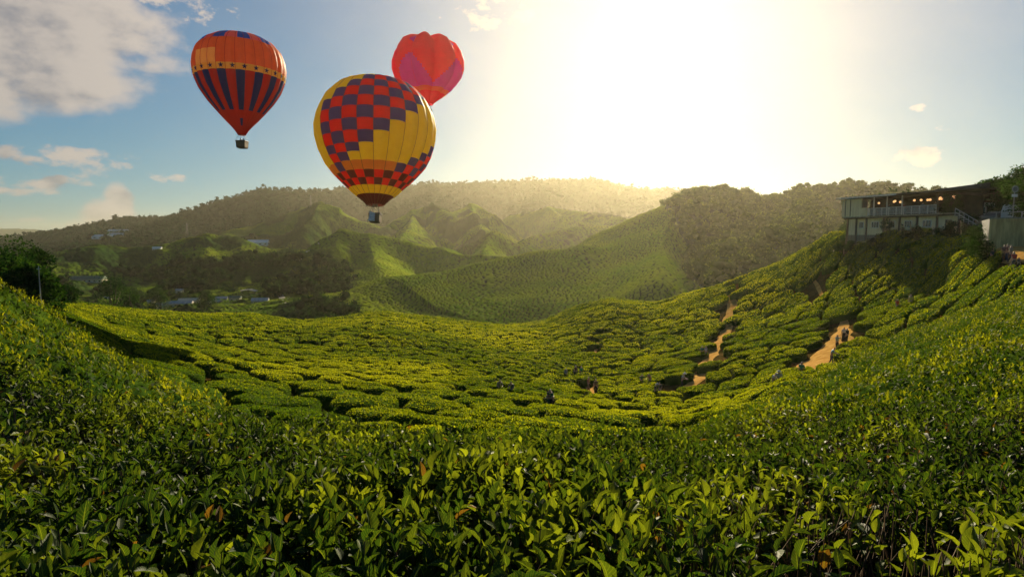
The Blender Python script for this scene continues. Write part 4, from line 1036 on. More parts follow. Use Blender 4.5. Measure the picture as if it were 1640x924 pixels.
q = q + [(p[0], p[1], -8) for p in q]
mb.poly(q, [(0, 1, 2, 3), (0, 4, 5, 1), (1, 5, 6, 2), (2, 6, 7, 3), (3, 7, 4, 0)])
tag(mb.build('yard', mat_simple('asphalt', (.055, .055, .052), .9, .2, 1), None), kind='structure')
# guard rail
gr = empty('guard_rail', ww(WL / 2, .6, YZ)); tag(gr, 'thin grey guard rail along the top of the retaining wall', 'railing'); o = gr.location
mb = MB(); wbox(mb, 0, WL, .55, .6, YZ + .52, YZ + .60); mb.build('rail_bar', M['grey'], gr)
for a in np.arange(.5, WL, 2.0): mb = MB(); wbox(mb, a - .04, a + .04, .56, .64, YZ - .1, YZ + .52); mb.build('rail_post', M['grey'], gr)
# vehicles parked on the yard
tyre = mat_simple('rubber', (.02, .02, .02), .85, .1, 5)
def vehicle(c, rz, prof, width, glassz, paint, label, cat, name, wheels):
    """prof: side outline (x, z) closed; swept across the width with tumblehome"""
    root = empty(name, c, rz); tag(root, label, cat)
    n = len(prof); mb = MB(); P = []
    for s in (-1, -.92, .92, 1):
        for x, z in prof:
            t = 1 - .16 * max(0, (z - glassz) / .7); k = .96 if abs(s) == 1 else 1.0
            P.append((x * (k if abs(s) == 1 else 1), s * width / 2 * t, z * (1 if abs(s) < 1 else .985) + (0 if abs(s) < 1 else .01)))
    F = [tuple(range(n - 1, -1, -1)), tuple(range(3 * n, 4 * n))]
    for j in range(3):
        for i in range(n): F.append((j * n + i, j * n + (i + 1) % n, (j + 1) * n + (i + 1) % n, (j + 1) * n + i))
    mb.poly(P, F); mb.build('body', paint, root, smooth=False, bevel=.03)
    for x in wheels:
        for s in (-1, 1):
            w = MB().tube((x, s * width / 2 - s * .2, .32), (x, s * (width / 2 + .02), .32), .32, n=20).build('wheel', tyre, root)
            MB().tube((x, s * (width / 2 + .021), .32), (x, s * (width / 2 + .035), .32), .19, n=16).build('rim', M['grey'], w)
    return root
silver = mat_simple('silver_paint', (.42, .43, .43), .25, .05, 2, metal=.6); vanw = mat_simple('van_paint', (.62, .62, .58), .3, .05, 2); greenp = mat_simple('green_paint', (.03, .16, .09), .3, .05, 2)
car_prof = [(-2.1, .35), (-2.15, .7), (-1.9, .88), (-1.25, .95), (-.75, 1.38), (.55, 1.42), (1.15, 1.0), (1.95, .86), (2.15, .65), (2.1, .35)]
def wins(root, rects, width, name='window'):
    for (x0, x1, z0, z1, s) in rects:
        MB().poly([(x0, s * width, z0), (x1, s * width, z0), (x1 - .1 * np.sign(x1), s * (width - .06), z1), (x0 - .1 * np.sign(x0), s * (width - .06), z1)] + [(x0, s * (width - .02), z0), (x1, s * (width - .02), z0), (x1 - .1 * np.sign(x1), s * (width - .08), z1), (x0 - .1 * np.sign(x0), s * (width - .08), z1)], [(0, 1, 2, 3), (7, 6, 5, 4), (0, 4, 5, 1), (2, 6, 7, 3)]).build(name, M['glass'], root)
c1 = ray(1600, 340, 76); v = vehicle((c1[0], c1[1], YZ - .1), WANG + 1.0, car_prof, 1.75, .9, silver, 'silver parked car behind the retaining wall', 'car', 'parked_car', (-1.35, 1.35))
wins(v, [(-1.1, -.1, .97, 1.32, -1), (.0, .95, .97, 1.32, -1), (-1.1, -.1, .97, 1.32, 1), (.0, .95, .97, 1.32, 1)], .86)
c1 = ray(1631, 345, 73); v = vehicle((c1[0], c1[1], YZ - .1), WANG + 1.15, [(-2.2, .4), (-2.25, 1.0), (-2.15, 1.85), (-1.9, 1.98), (1.2, 1.98), (1.75, 1.35), (2.2, 1.1), (2.3, .7), (2.25, .4)], 1.75, 1.2, vanw, 'white parked van with dark windows behind the retaining wall', 'van', 'parked_van', (-1.5, 1.5))
wins(v, [(-1.9, -.9, 1.25, 1.7, -1), (-.8, .2, 1.25, 1.7, -1), (.3, 1.2, 1.25, 1.7, -1)], .875)
MB().box((2.32, 0, .62), (.03, 1.2, .16)).build('bumper', M['dark'], v)
c1 = ray(1615, 343, 80); v = vehicle((c1[0], c1[1], YZ - .1), WANG + .9, car_prof, 1.7, .9, greenp, 'green parked car between the silver car and the white van', 'car', 'parked_car', (-1.35, 1.35))
wins(v, [(-1.1, -.1, .97, 1.32, -1), (.0, .95, .97, 1.32, -1), (-1.1, -.1, .97, 1.32, 1), (.0, .95, .97, 1.32, 1)], .85)
# kiosk: the small white building left of the cars
kc = ray(1579, 340, 78); k_ = empty('kiosk', (kc[0], kc[1], YZ - .1), WANG); tag(k_, 'small white kiosk with brown roof at the right end of the building', 'kiosk')
MB().box((0, 0, 1.25), (1.7, 2.2, 2.5)).build('wall', M['white'], k_); MB().box((0, -.1, 2.6), (2.3, 2.9, .16)).build('roof', mat_simple('kiosk_roof', (.16, .06, .03), .7), k_)
MB().box((.35, -1.11, 1.05), (.6, .03, 2.0)).build('door', M['dark'], k_); MB().box((-.4, -1.11, 1.5), (.6, .03, .8)).build('window', M['glass'], k_)
# round sign on a pole
sc_ = ray(1622, 350, 62.5); s_ = empty('round_sign', (sc_[0], sc_[1], YZ - .1)); tag(s_, 'round grey road sign on a thin pole between the parked cars', 'sign')
MB().tube((0, 0, 0), (0, 0, 3.2), .035).build('pole', M['grey'], s_); MB().tube((0, -.04, 3.0), (0, -.07, 3.0), .34, n=28).build('sign_face', mat_simple('sign_face', (.28, .28, .26), .4), s_)
MB().tube((0, -.071, 3.0), (0, -.078, 3.0), .22, n=28).build('sign_centre', mat_simple('sign_centre', (.08, .08, .08), .4), s_)
MB().box((0, -.05, 2.35), (.6, .02, .28)).build('sign_plate', M['white'], s_)
# trees behind the yard
for (px, pyt, Y, w, con, lab) in [(1578, 290, 84, 6, False, 'spindly tree right behind the dark pitched roof'), (1594, 290, 82, 8, False, 'leafy tree behind the silver car'), (1610, 283, 80, 4, True, 'narrow pointed tree left of the round sign'),
        (1622, 292, 78, 9, False, 'dense dark tree behind the round sign'), (1638, 272, 74, 8, False, 'tall sunlit tree at the right edge'), (1672, 262, 68, 8, False, 'tall tree just beyond the right edge'),
        (1590, 300, 96, 6, True, 'dark pointed tree farthest back behind the kiosk'), (1655, 300, 90, 8, False, 'dark tree behind the tall sunlit tree')]:
    p = ray(px, 350, Y); make_tree((p[0], p[1], YZ - .1), max(4, ray(px, pyt, Y)[2] - YZ), w, lab, name='conifer_tree' if con else 'broadleaf_tree', clumps=60, per=150, leaf=.30, trunk_h=.06, conical=con, young=.12)
for (px, pyt, Y, w, lab) in [(1428, 300, 118, 7, 'bare spreading tree rising behind the terrace roof'), (1400, 304, 125, 5, 'small tree behind the left part of the roof'), (1450, 303, 122, 5, 'small bushy tree behind the middle of the roof'), (1520, 296, 100, 5, 'tree top showing over the dark pitched roof')]:
    p = ray(px, 360, Y); make_tree((p[0], p[1], -3), max(4, ray(px, pyt, Y)[2] + 3), w, lab, name='broadleaf_tree', clumps=16, per=60, leaf=.3, trunk_h=.5)

# ------------------------------------------------------------------ small buildings in the valley
M['pale'] = mat_simple('pale_render', (.55, .48, .32), .8, .15, 1); M['greenroof'] = mat_simple('green_roof', (.05, .12, .05), .6, .2, .5); M['pinkroof'] = mat_simple('sheet_roof', (.42, .38, .32), .5, .2, .5)
def house(p, w, d, h, rz, label, roof, group=None, name='farm_shed', win=3, cat='shed', wallm=None):
    r_ = empty(name, (p[0], p[1], p[2] - .3), rz); tag(r_, label, cat, group)
    mb = MB(); mb.box((0, 0, h / 2), (w, d, h)); wl = mb.build('wall', wallm or M['pale'], r_)
    mb.poly([(-w / 2, -d / 2, h), (-w / 2, d / 2, h), (-w / 2, 0, h + d * .28)], [(0, 1, 2)]) if False else None
    rf = MB(); hh = d * .28; ov = .4
    P_ = [(-w / 2 - ov, -d / 2 - ov, h - .1), (w / 2 + ov, -d / 2 - ov, h - .1), (w / 2 + ov, 0, h + hh), (-w / 2 - ov, 0, h + hh), (-w / 2 - ov, d / 2 + ov, h - .1), (w / 2 + ov, d / 2 + ov, h - .1)]
    rf.poly(P_, [(0, 1, 2, 3), (3, 2, 5, 4), (0, 3, 4), (1, 5, 2), (0, 4, 5, 1)]); rf.build('roof', roof, r_)
    for k in range(win):
        x = -w / 2 + w * (k + .5) / win; MB().box((x, -d / 2 - .02, h * .5), (w / win * .4, .06, h * .4)).build('window', M['glass'], wl)
    MB().box((w / 2 + .02, 0, h * .35), (.06, d * .25, h * .7)).build('door', M['dark'], wl)
    return r_
for (px, py, w, d, h, rz, rm, lab, nm, wn_) in [
    (75, 446, 5, 4, 3.2, .3, 'greenroof', 'small pale two-level house with green roof beside the dark trees at the left', 'house', 2),
    (140, 452, 26, 8, 3, .1, 'greenroof', 'long low building with dark green roof in the left valley', 'farm_building', 7),
    (272, 495, 13, 5, 2.6, .25, 'pinkroof', 'pale shed at the left end of the row of sheds', 'farm_shed', 3), (288, 492, 13, 5, 2.6, .25, 'pinkroof', 'pale shed in the middle of the row of sheds', 'farm_shed', 3),
    (304, 489, 11, 5, 3.2, .25, 'pale', 'bright shed at the right end of the row of sheds', 'farm_shed', 2), (243, 489, 3.5, 3, 3, 0, 'pinkroof', 'tiny white hut left of the row of sheds', 'hut', 1),
    (345, 489, 7, 4, 2.6, -.3, 'pinkroof', 'small pale house right of the row of sheds', 'house', 2), (355, 485, 6, 4, 3, .4, 'pinkroof', 'small house with the brightest roof right of the sheds', 'house', 2), (377, 483, 6, 4, 2.6, .1, 'greenroof', 'small grey house farthest right of the sheds', 'house', 2),
    (417, 487, 8, 5, 2.4, .2, 'pinkroof', 'low yellowish shed in the small field by the forked track', 'farm_shed', 2), (288, 470, 4, 3, 2.6, 0, 'pinkroof', 'tiny pale hut among dark trees above the sheds', 'hut', 1), (172, 483, 4, 3, 2.6, .2, 'pinkroof', 'tiny pale hut at the foot of the big valley tree', 'hut', 1)]:
    p = on(px, py, r0=60); house(p, w, d, h, rz, lab, M[rm], name=nm, win=wn_, cat='house' if nm == 'house' else ('hut' if nm == 'hut' else 'shed'))
for (px, py, w, lab) in [(168, 383, 40, 'pale sheet roof greenhouse low on the left mountain'), (193, 374, 46, 'long pale greenhouse highest on the left mountain'), (188, 380, 30, 'short pale greenhouse between two others on the left mountain'), (414, 394, 26, 'white roofed greenhouse in a notch of the dark hills'), (252, 402, 7, 'tiny pale greenhouse on the dark tea hill')]:
    p = on(px, py, r0=300); house(p, w, min(12, w * .6), 5 if w > 10 else 3, .2, lab, M['white'], name='greenhouse', win=4, cat='greenhouse', wallm=M['white'])
# tracks in the valley
track = mat_concrete('gravel_track', (.38, .34, .25), (.52, .48, .36), False)
def track_mesh(pts, w):
    P = np.array([hit(px, py, r0=120)[:2] for px, py in pts]); s = np.concatenate([[0], np.cumsum(np.hypot(*np.diff(P, axis=0).T))]); n = max(6, int(s[-1] / 3)); t = np.linspace(0, s[-1], n)
    x = np.interp(t, s, P[:, 0]); y = np.interp(t, s, P[:, 1]); dx, dy = np.gradient(x), np.gradient(y); L = np.maximum(np.hypot(dx, dy), 1e-6)
    k = np.linspace(-.5, .5, 5); X = x[:, None] - dy[:, None] / L[:, None] * k * w; Y = y[:, None] + dx[:, None] / L[:, None] * k * w; Z = ground(X, Y) + 1.1
    tag(link('track', mesh_np('track', np.stack([X, Y, Z], -1).reshape(-1, 3), grid_faces(n, 5)), track), kind='structure')
track_mesh([(511, 391), (508, 398), (497, 404), (487, 407), (481, 414), (482, 420)], 2.2)
track_mesh([(499, 440), (496, 446), (488, 448)], 2)
track_mesh([(385, 468), (400, 466), (412, 469)], 3); track_mesh([(448, 475), (456, 483), (468, 479)], 3.5); track_mesh([(456, 483), (458, 492)], 3); track_mesh([(478, 494), (470, 500), (464, 504)], 2)
# pylons
M['pylon'] = mat_simple('galvanised_steel', (.10, .10, .10), .7, .1, 3)
def pylon(px, pyt, pyb, label):
    p = on(px, pyb, r0=400); h = ray(px, pyt, p[1])[2] - p[2]; r_ = empty('power_pylon', p); tag(r_, label, 'pylon')
    mb = MB(); b = h * .09; t = h * .018; th = h * .008
    for sx, sy in ((-1, -1), (1, -1), (1, 1), (-1, 1)): mb.tube((sx * b, sy * b, -3), (sx * t, sy * t, h), th, th * .7, n=4)
    for k in range(8):
        z0, z1 = h * k / 8, h * (k + 1) / 8; w0, w1 = b + (t - b) * k / 8, b + (t - b) * (k + 1) / 8
        for s in (-1, 1): mb.tube((-w0, s * w0, z0), (w1, s * w1, z1), th * .6, n=4); mb.tube((w0, s * w0, z0), (-w1, s * w1, z1), th * .6, n=4)
    mb.build('lattice_tower', M['pylon'], r_)
    for z in (.72, .84, .95): MB().tube((-h * .15, 0, h * z), (h * .15, 0, h * z), th, n=4).build('crossarm', M['pylon'], r_)
pylon(498, 313, 334, 'lattice power pylon on the hill left of the checkered balloon'); pylon(300, 357, 380, 'lattice power pylon on the dark left hillside')
# utility pole at left
p = at(60, 52); h = ray(60, 426, 52)[2] - p[2]; u_ = empty('utility_pole', p); tag(u_, 'thin grey pole standing at the edge of the leafy bank on the left', 'pole')
MB().tube((0, 0, -.5), (0, 0, h), .055, .035).build('pole', M['grey'], u_); MB().box((0, 0, h - .25), (.34, .06, .06)).build('crossarm', M['grey'], u_)
# ------------------------------------------------------------------ people
SKIN = mat_simple('skin', (.38, .22, .14), .5, .08, 6)
HAIR = mat_simple('black_hair', (.012, .01, .009), .6, .1, 8)
_cl = {}
def cloth(c):
    if c not in _cl: _cl[c] = mat_simple('cloth_%02d' % len(_cl), c, .85, .12, 5, bump=.3)
    return _cl[c]
def skin_mesh(chains, root_first=True, sub=1):
    """chains: list of point lists (x,y,z,r); equal points are welded; grown with a Skin modifier"""
    vs, rs, es, idx = [], [], [], {}
    for ch in chains:
        prev = None
        for (x, y, z, r) in ch:
            k = (round(x, 4), round(y, 4), round(z, 4))
            if k not in idx: idx[k] = len(vs); vs.append((x, y, z)); rs.append(r)
            i = idx[k]
            if prev is not None and prev != i: es.append((prev, i))
            prev = i
    me = bpy.data.meshes.new('tmp'); me.from_pydata(vs, es, []); o = bpy.data.objects.new('tmp', me); COL.objects.link(o)
    o.modifiers.new('skin', 'SKIN').use_smooth_shade = True
    for i, r in enumerate(rs): me.skin_vertices[0].data[i].radius = (r, r) if not isinstance(r, tuple) else r
    me.skin_vertices[0].data[0].use_root = True
    s = o.modifiers.new('sub', 'SUBSURF'); s.levels = sub; s.render_levels = sub
    dg = bpy.context.evaluated_depsgraph_get(); m2 = bpy.data.meshes.new_from_object(o.evaluated_get(dg))
    bpy.data.objects.remove(o); return m2
def person_meshes(pose):
    """pose: 'stand', 'walk', 'pick' (bending over a bush), 'photo' (arms raised)"""
    b = {'stand': 0.0, 'walk': .04, 'pick': .38, 'photo': .02}[pose]       # forward lean
    def sp(h): # spine point at height h above the pelvis
        return (0, -math.sin(b * min(1, h / .5)) * h, .95 + h * math.cos(b * min(1, h / .5)))
    pel = (0, 0, .95); s1 = sp(.18); s2 = sp(.36); nk = sp(.50); hd = sp(.60); tp = sp(.75)
    def P(p, r): return (p[0], p[1], p[2], r)
    torso = [P(pel, (.155, .115)), P(s1, (.135, .10)), P(s2, (.165, .115)), P(nk, .055), P((hd[0], hd[1] - .01, hd[2]), .088), P((tp[0], tp[1] - .005, tp[2] - .05), .085)]
    st = {'stand': (.02, -.02), 'walk': (.28, -.26), 'pick': (.12, -.08), 'photo': (.04, -.02)}[pose]
    legs = []
    for s, f in ((-1, st[0]), (1, st[1])):
        hip = (s * .09, 0, .90); kn = (s * .10, -f * .55 - .03, .49); an = (s * .105, -f + (.06 if f < 0 else 0), .085); toe = (s * .12, -f - .13 + (.06 if f < 0 else 0), .035)
        legs.append([P(pel, .14), P(hip, .095), P(kn, .062), P(an, .042), P(toe, .034)])
    arms = []
    for s in (-1, 1):
        sh = (s * .175, s2[1] * 1.12, s2[2] + .06)
        if pose == 'photo': el = (s * .24, sh[1] - .16, sh[2] - .18); wr = (s * .07, sh[1] - .34, sh[2] + .06)
        elif pose == 'pick': el = (s * .26, sh[1] - .12, sh[2] - .26); wr = (s * .16, sh[1] - .36, sh[2] - .30)
        elif pose == 'walk': el = (s * .24, sh[1] + s * .10, sh[2] - .27); wr = (s * .23, sh[1] + s * .06 - .14, sh[2] - .50)
        else: el = (s * .235, sh[1] + .03, sh[2] - .28); wr = (s * .235, sh[1] - .05, sh[2] - .53)
        d = Vector(wr) - Vector(el); d.normalize(); palm = Vector(wr) + d * .07
        arms.append((sh, el, wr, tuple(palm), d))
    body = [torso] + legs; shirt_arms = []
    for sh, el, wr, pm, d in arms:
        body.append([P(s2, .15), P(sh, .055), P(el, .043), P(wr, .028), P(pm, .036)])
        side = d.orthogonal().normalized()
        for k, (off, ln) in enumerate(((-.027, .065), (-.009, .078), (.009, .074), (.027, .058))):
            a = Vector(pm) + side * off + d * .02; m_ = a + d * ln * .55 + d.cross(side) * .01; t = m_ + d * ln * .4 + d.cross(side) * .02
            body.append([P(pm, .036), P(tuple(a), .010), P(tuple(m_), .009), P(tuple(t), .007)])
        th = Vector(wr) + side * .035 + d * .03; body.append([P(pm, .036), P(tuple(th), .011), P(tuple(th + d * .045 + side * .015), .009)])
        shirt_arms.append([P(s2, .165), P(sh, .068), P(tuple((Vector(sh) * .3 + Vector(el) * .7)), .057)])
    # nose, so that the head has a front
    body.append([P((hd[0], hd[1] - .01, hd[2]), .088), P((hd[0], hd[1] - .105, hd[2] + .01), .014)])
    bm_ = skin_mesh(body)
    sh_ = skin_mesh([[P((pel[0], pel[1], pel[2] - .03), (.17, .13)), P(s1, (.15, .115)), P(s2, (.18, .13)), P((nk[0], nk[1] + .01, nk[2] - .06), (.085, .075))]] + shirt_arms)
    tr_ = skin_mesh([[P((pel[0], pel[1], pel[2] + .02), (.155, .12)), P((0, 0, .90), (.15, .12))]] + [[P((0, 0, .90), (.15, .12)), P(l[1][:3], .108), P(l[2][:3], .076), P((l[3][0], l[3][1], l[3][2] + .03), .062)] for l in legs])
    hr_ = skin_mesh([[P((hd[0], hd[1] + .03, hd[2] + .02), .082), P((tp[0], tp[1] + .01, tp[2] - .045), .088)]])
    ca = skin_mesh([[P((l[3][0], l[3][1] + .05, .045), .045), P((l[4][0], l[4][1] - .02, .04), .043)] for l in legs])
    eyes = MB()
    for s in (-1, 1): eyes.lathe([(.001, -.01), (.011, 0), (.001, .01)], 8, c=(hd[0] + s * .032, hd[1] - .092, hd[2] + .035))
    return dict(body=bm_, shirt=sh_, trousers=tr_, hair=hr_, shoes=ca), eyes
POSES = {}
def person(px, py, Y, yaw, pose, shirt, trouser, label, group=None, hat=None, child=False, base=None, long_=None, scale=1.0):
    """px: column; feet stand on the ground at distance Y"""
    if pose not in POSES: POSES[pose] = person_meshes(pose)
    ms, eyes = POSES[pose]
    p = base if base is not None else at(px, Y)
    root = empty('person', p, yaw); tag(root, label, 'person', group); root.scale = [scale * (.62 if child else 1)] * 3
    for nm, mt in (('body', SKIN), ('shirt', cloth(shirt)), ('trousers', cloth(trouser)), ('hair', HAIR), ('shoes', cloth((.03, .03, .03)))):
        me = ms[nm].copy(); me.name = nm; me.materials.clear(); link(nm, me, mt, root)
    eyes_o = eyes.build('eyes', HAIR, root, smooth=True)
    if hat is not None:
        b_ = {'stand': 0.0, 'walk': .04, 'pick': .38, 'photo': .02}[pose]; z = .95 + .70 * math.cos(b_); y = -.70 * math.sin(b_)
        MB().lathe([(.001, .13), (.07, .115), (.10, .03), (.19, -.01), (.20, -.02), (.10, .0), (.001, .02)], 18, c=(0, y, z)).build('hat', cloth(hat), root, smooth=True)
    if long_ is not None:
        MB().lathe([(.15, 1.08), (.17, .9), (.20, .6), (.24, .18), (.22, .18), (.15, .9)], 16).build('skirt', cloth(long_), root, smooth=True)
    return root
def pp(px, py, **k): return tuple(hit(px, py, r0=16, fn=ground))
def person_at(px, py, yaw, pose, shirt, trouser, label, **k):
    p = pp(px, py); return person(px, py, p[1], yaw, pose, shirt, trouser, label, base=p, **k)
WH, BK, NV, RD = (.62, .62, .60), (.02, .02, .022), (.03, .04, .08), (.38, .03, .03)
person_at(1340, 562, .3, 'photo', (.30, .52, .50), BK, 'person in pale teal shirt and black trousers raising a camera on the clay patch')
person_at(1351, 549, 2.8, 'stand', (.50, .46, .40), BK, 'person in pale top and black trousers standing behind the teal-shirted one', long_=(.02, .02, .022))
person_at(1356, 551, -2.6, 'stand', BK, BK, 'person dressed all in black at the back of the clay patch')
person_at(1331, 584, 1.2, 'pick', (.06, .28, .42), NV, 'person in bright blue shirt bending at the lower edge of the clay patch')
person_at(1283, 610, -.8, 'stand', (.02, .20, .10), (.4, .4, .38), 'person in dark green jacket below the clay patch')
person_at(1238, 626, .5, 'pick', WH, (.2, .2, .18), 'person in white shirt crouching among the bushes, left one of the white pair')
person_at(1247, 624, -.5, 'pick', (.55, .52, .44), (.2, .2, .18), 'person in off-white shirt and hat beside the crouching white shirt', hat=(.6, .58, .5))
person_at(1436, 503, .2, 'walk', (.50, .05, .02), NV, 'person in red shirt walking along the dark furrow under the building')
person_at(1458, 496, -.4, 'stand', (.55, .42, .10), (.3, .28, .2), 'person in yellow shirt following the red-shirted walker')
person_at(1130, 575, .4, 'walk', WH, (.10, .2, .2), 'person in white top on the long clay path')
person_at(1124, 574, -.2, 'stand', (.02, .13, .10), BK, 'person in dark green beside the white top on the long clay path')
person_at(1092, 622, 1.0, 'pick', (.6, .6, .62), BK, 'person in white hooded top bending near the foot of the clay path', hat=(.6, .6, .6))
person_at(1049, 640, .6, 'pick', (.05, .07, .05), BK, 'picker in dark clothes and pale scarf between bushes', hat=(.35, .35, .33))
person_at(1057, 637, -.6, 'pick', (.035, .05, .04), BK, 'picker in dark clothes right of the pale-scarfed picker')
person_at(1027, 622, .1, 'pick', (.02, .11, .06), BK, 'picker in dark green on the bowl floor')
person_at(1041, 622, -.9, 'pick', (.42, .16, .08), BK, 'picker in orange shirt right of the dark green picker')
person_at(931, 607, .5, 'stand', (.02, .30, .12), NV, 'person in vivid green top among the light green bushes')
person_at(922, 606, -.5, 'stand', (.15, .07, .05), BK, 'person in brown top left of the vivid green one')
person_at(906, 611, .2, 'walk', (.22, .22, .24), BK, 'person in grey top left of the brown and green ones')
person_at(942, 627, .9, 'walk', (.40, .12, .06), (.2, .15, .1), 'person in reddish shirt on the short path')
person_at(954, 631, -.3, 'stand', (.13, .08, .04), BK, 'person in dark brown at the right on the short path')
person_at(879, 656, .4, 'pick', (.14, .09, .07), (.02, .08, .05), 'picker in brown top bending at the dark furrow')
person_at(884, 658, -.8, 'pick', (.02, .10, .05), BK, 'picker in green crouching right of the brown-topped picker')
person_at(800, 636, .2, 'pick', (.30, .26, .16), BK, 'lone picker in tan shirt at the left of the bowl floor')
person_at(820, 640, -.4, 'pick', (.10, .12, .10), BK, 'lone picker in grey-green shirt right of the tan-shirted one')
for (px, Y, yaw, pose, sh, tr, lab, ch) in [
    (1590, 58, .4, 'stand', (.03, .04, .05), BK, 'person in black leaning near the left end of the retaining wall', False),
    (1609, 56.5, 2.9, 'stand', (.05, .03, .05), BK, 'person in dark purple in front of the retaining wall', False),
    (1614, 56, -2.8, 'stand', (.10, .03, .04), NV, 'person in dark maroon behind the red shirt on the clay path', False),
    (1619, 55, .2, 'walk', (.28, .24, .15), BK, 'person in tan shirt left of the red shirt on the clay path', False),
    (1625, 52.5, 3.0, 'walk', RD, (.05, .05, .05), 'person in deep red shirt on the clay path at the right edge', False),
    (1633, 52, .2, 'stand', (.09, .06, .05), BK, 'child in dark brown beside the red shirt', True),
    (1620, 52, -.3, 'stand', (.06, .07, .06), BK, 'child in dark green on the clay path beside the red shirt', True)]:
    person(px, 0, Y, yaw, pose, sh, tr, lab, child=ch)
for (px, b, sh, lab) in [(1414, .9, (.05, .05, .06), 'guest in black standing behind the left part of the terrace railing'), (1439, .7, (.3, .06, .04), 'guest in red standing behind the middle of the terrace railing'), (1466, 1.1, (.08, .14, .2), 'guest in blue standing behind the terrace railing under the lamps'), (1488, .9, (.25, .2, .12), 'guest in tan near the right end of the terrace railing')]:
    person(px, 0, 0, random.uniform(0, 6), 'stand', sh, BK, lab, base=bw(pxa(px), b, DZ))

# ------------------------------------------------------------------ hot-air balloons
wick = mat_simple('wicker', (.17, .10, .05), .8, .3, 14, bump=.6); steel = M['grey']
def balloon(center_px, basket_px_y, Y, name_label, prof_px, cx_px, NG, seam0, sub, colour, mats, bulge, lobes=False, rows=None, basket=1.0, tilt=0, rs=1.0):
    """prof_px: (radius px, picture y) of the envelope outline; colour(k, y_px, frac) -> material index"""
    k_ = Y / FPX / math.cos(PITCH)
    S_ = Y / FPX * 1.0
    prof = np.array(prof_px, float); ys = np.linspace(prof[0, 1], prof[-1, 1], rows) if np.isscalar(rows) else np.array(rows, float)
    rp = np.interp(ys, prof[:, 1], prof[:, 0])
    top = ray(cx_px, prof[0, 1], Y); xw = ray(cx_px, (prof[0, 1] + prof[-1, 1]) / 2, Y)[0]
    zs = np.array([ray(cx_px, y, Y)[2] for y in ys]); zbot = zs[-1]
    scale = math.hypot(*[1, (CY - ys.mean()) / FPX * math.sin(PITCH)]) # small pitch correction
    rr_ = rp * S_ * rs
    th = []; gi = []; fr = []
    view = math.atan2(xw, Y)       # gore angles are counted from the side that faces the viewer
    for g in range(NG):
        for q in range(sub): th.append(seam0 + (g + q / sub) * 2 * np.pi / NG); gi.append(g); fr.append(q / sub)
    th = np.array(th); fr = np.array(fr); ph = th - math.pi / 2 + -view
    b = 1 - bulge * (1 - np.sin(np.pi * fr) ** .7)
    X = rr_[:, None] * b[None] * np.cos(ph)[None]; Yv = rr_[:, None] * b[None] * np.sin(ph)[None]; Z = np.repeat((zs - zbot)[:, None], len(th), 1)
    if lobes:
        mid = (ray(cx_px, prof[0, 1] + 45, Y)[2] - zbot); up = np.clip((Z - mid) / max(1e-3, (zs[0] - zbot - mid)), 0, 1); Z = Z - up * (1 - b[None]) * (zs[0] - zbot - mid) * 1.6 * (1 - np.clip(1 - rr_[:, None] / rr_.max() * 3, 0, 1))
    V = np.stack([X, Yv, Z], -1).reshape(-1, 3); F = grid_faces(len(ys), len(th), wrap=True)[:, ::-1]
    mi = []
    for i in range(len(ys) - 1):
        yc = (ys[i] + ys[i + 1]) / 2
        for j in range(len(th)): mi.append(colour(gi[j], yc, fr[j] + .5 / sub))
    me = mesh_np('envelope', V, F, matidx=mi); root = empty('hot_air_balloon', (xw, Y, zbot)); tag(root, name_label, 'hot air balloon')
    env = link('envelope', me, mats, root)
    # load tapes along the gore seams
    tp = MB(); nn = 10
    for g in range(NG):
        a = seam0 + g * 2 * np.pi / NG - math.pi / 2 - view; bb = 1 - bulge; pts = []
        for i in range(0, len(ys), max(1, len(ys) // 30)):
            v = V.reshape(len(ys), len(th), 3)[i, g * sub]; q = np.array([v[0], v[1]]); n_ = np.hypot(*q); q = q / max(n_, 1e-6) * (n_ + .01); pts.append((q[0], q[1], v[2]))
        for p_, q_ in zip(pts[:-1], pts[1:]): tp.tube(p_, q_, .03, n=3, cap=False)
    tp.build('load_tape', mats[-1], root)
    # mouth, burner, cables, basket
    zb_ = ray(cx_px, basket_px_y, Y)[2] - zbot; bs = 1.3 * basket; rm = rr_[-1]; ht = 1.1 * basket
    bk = MB()
    def ring(z, h_): return [(-h_, -h_, z), (h_, -h_, z), (h_, h_, z), (-h_, h_, z)]
    pr = [(zb_, .46 * bs), (zb_ + ht * .2, .52 * bs), (zb_ + ht, .56 * bs)]
    P_ = sum([ring(z, h_) for z, h_ in pr], []) + sum([ring(z, h_ - .06) for z, h_ in reversed(pr)], [])
    F_ = [(3, 2, 1, 0)]
    for j in range(5):
        for i in range(4): F_.append((j * 4 + i, j * 4 + (i + 1) % 4, (j + 1) * 4 + (i + 1) % 4, (j + 1) * 4 + i))
    F_.append((20, 21, 22, 23)); bk.poly(P_, F_); bo = bk.build('basket', wick, root, bevel=.03)
    rim = MB(); h_ = .57 * bs
    c = ring(zb_ + ht, h_)
    for i in range(4): rim.tube(c[i], c[(i + 1) % 4], .07, n=8)
    rim.build('rim', mat_simple('rim_leather', (.10, .05, .03), .6), bo)
    zt = zb_ + ht + 1.0 * basket
    up_ = MB()
    for sx in (-1, 1):
        for sy in (-1, 1): up_.tube((sx * h_ * .95, sy * h_ * .95, zb_ + ht), (sx * .35, sy * .35, zt), .03, n=6)
    up_.build('upright', steel, root)
    bu = MB()
    for sx in (-.2, .2): bu.lathe([(.05, zt - .1), (.17, zt + .0), (.17, zt + .35), (.14, zt + .35), (.14, zt + .02)], 14, c=(sx, 0, 0))
    bu.tube((-.42, -.35, zt), (.42, -.35, zt), .035).tube((-.42, .35, zt), (.42, .35, zt), .035).tube((-.42, -.35, zt), (-.42, .35, zt), .035).tube((.42, -.35, zt), (.42, .35, zt), .035)
    bu.build('burner', steel, root, smooth=False)
    cb = MB()
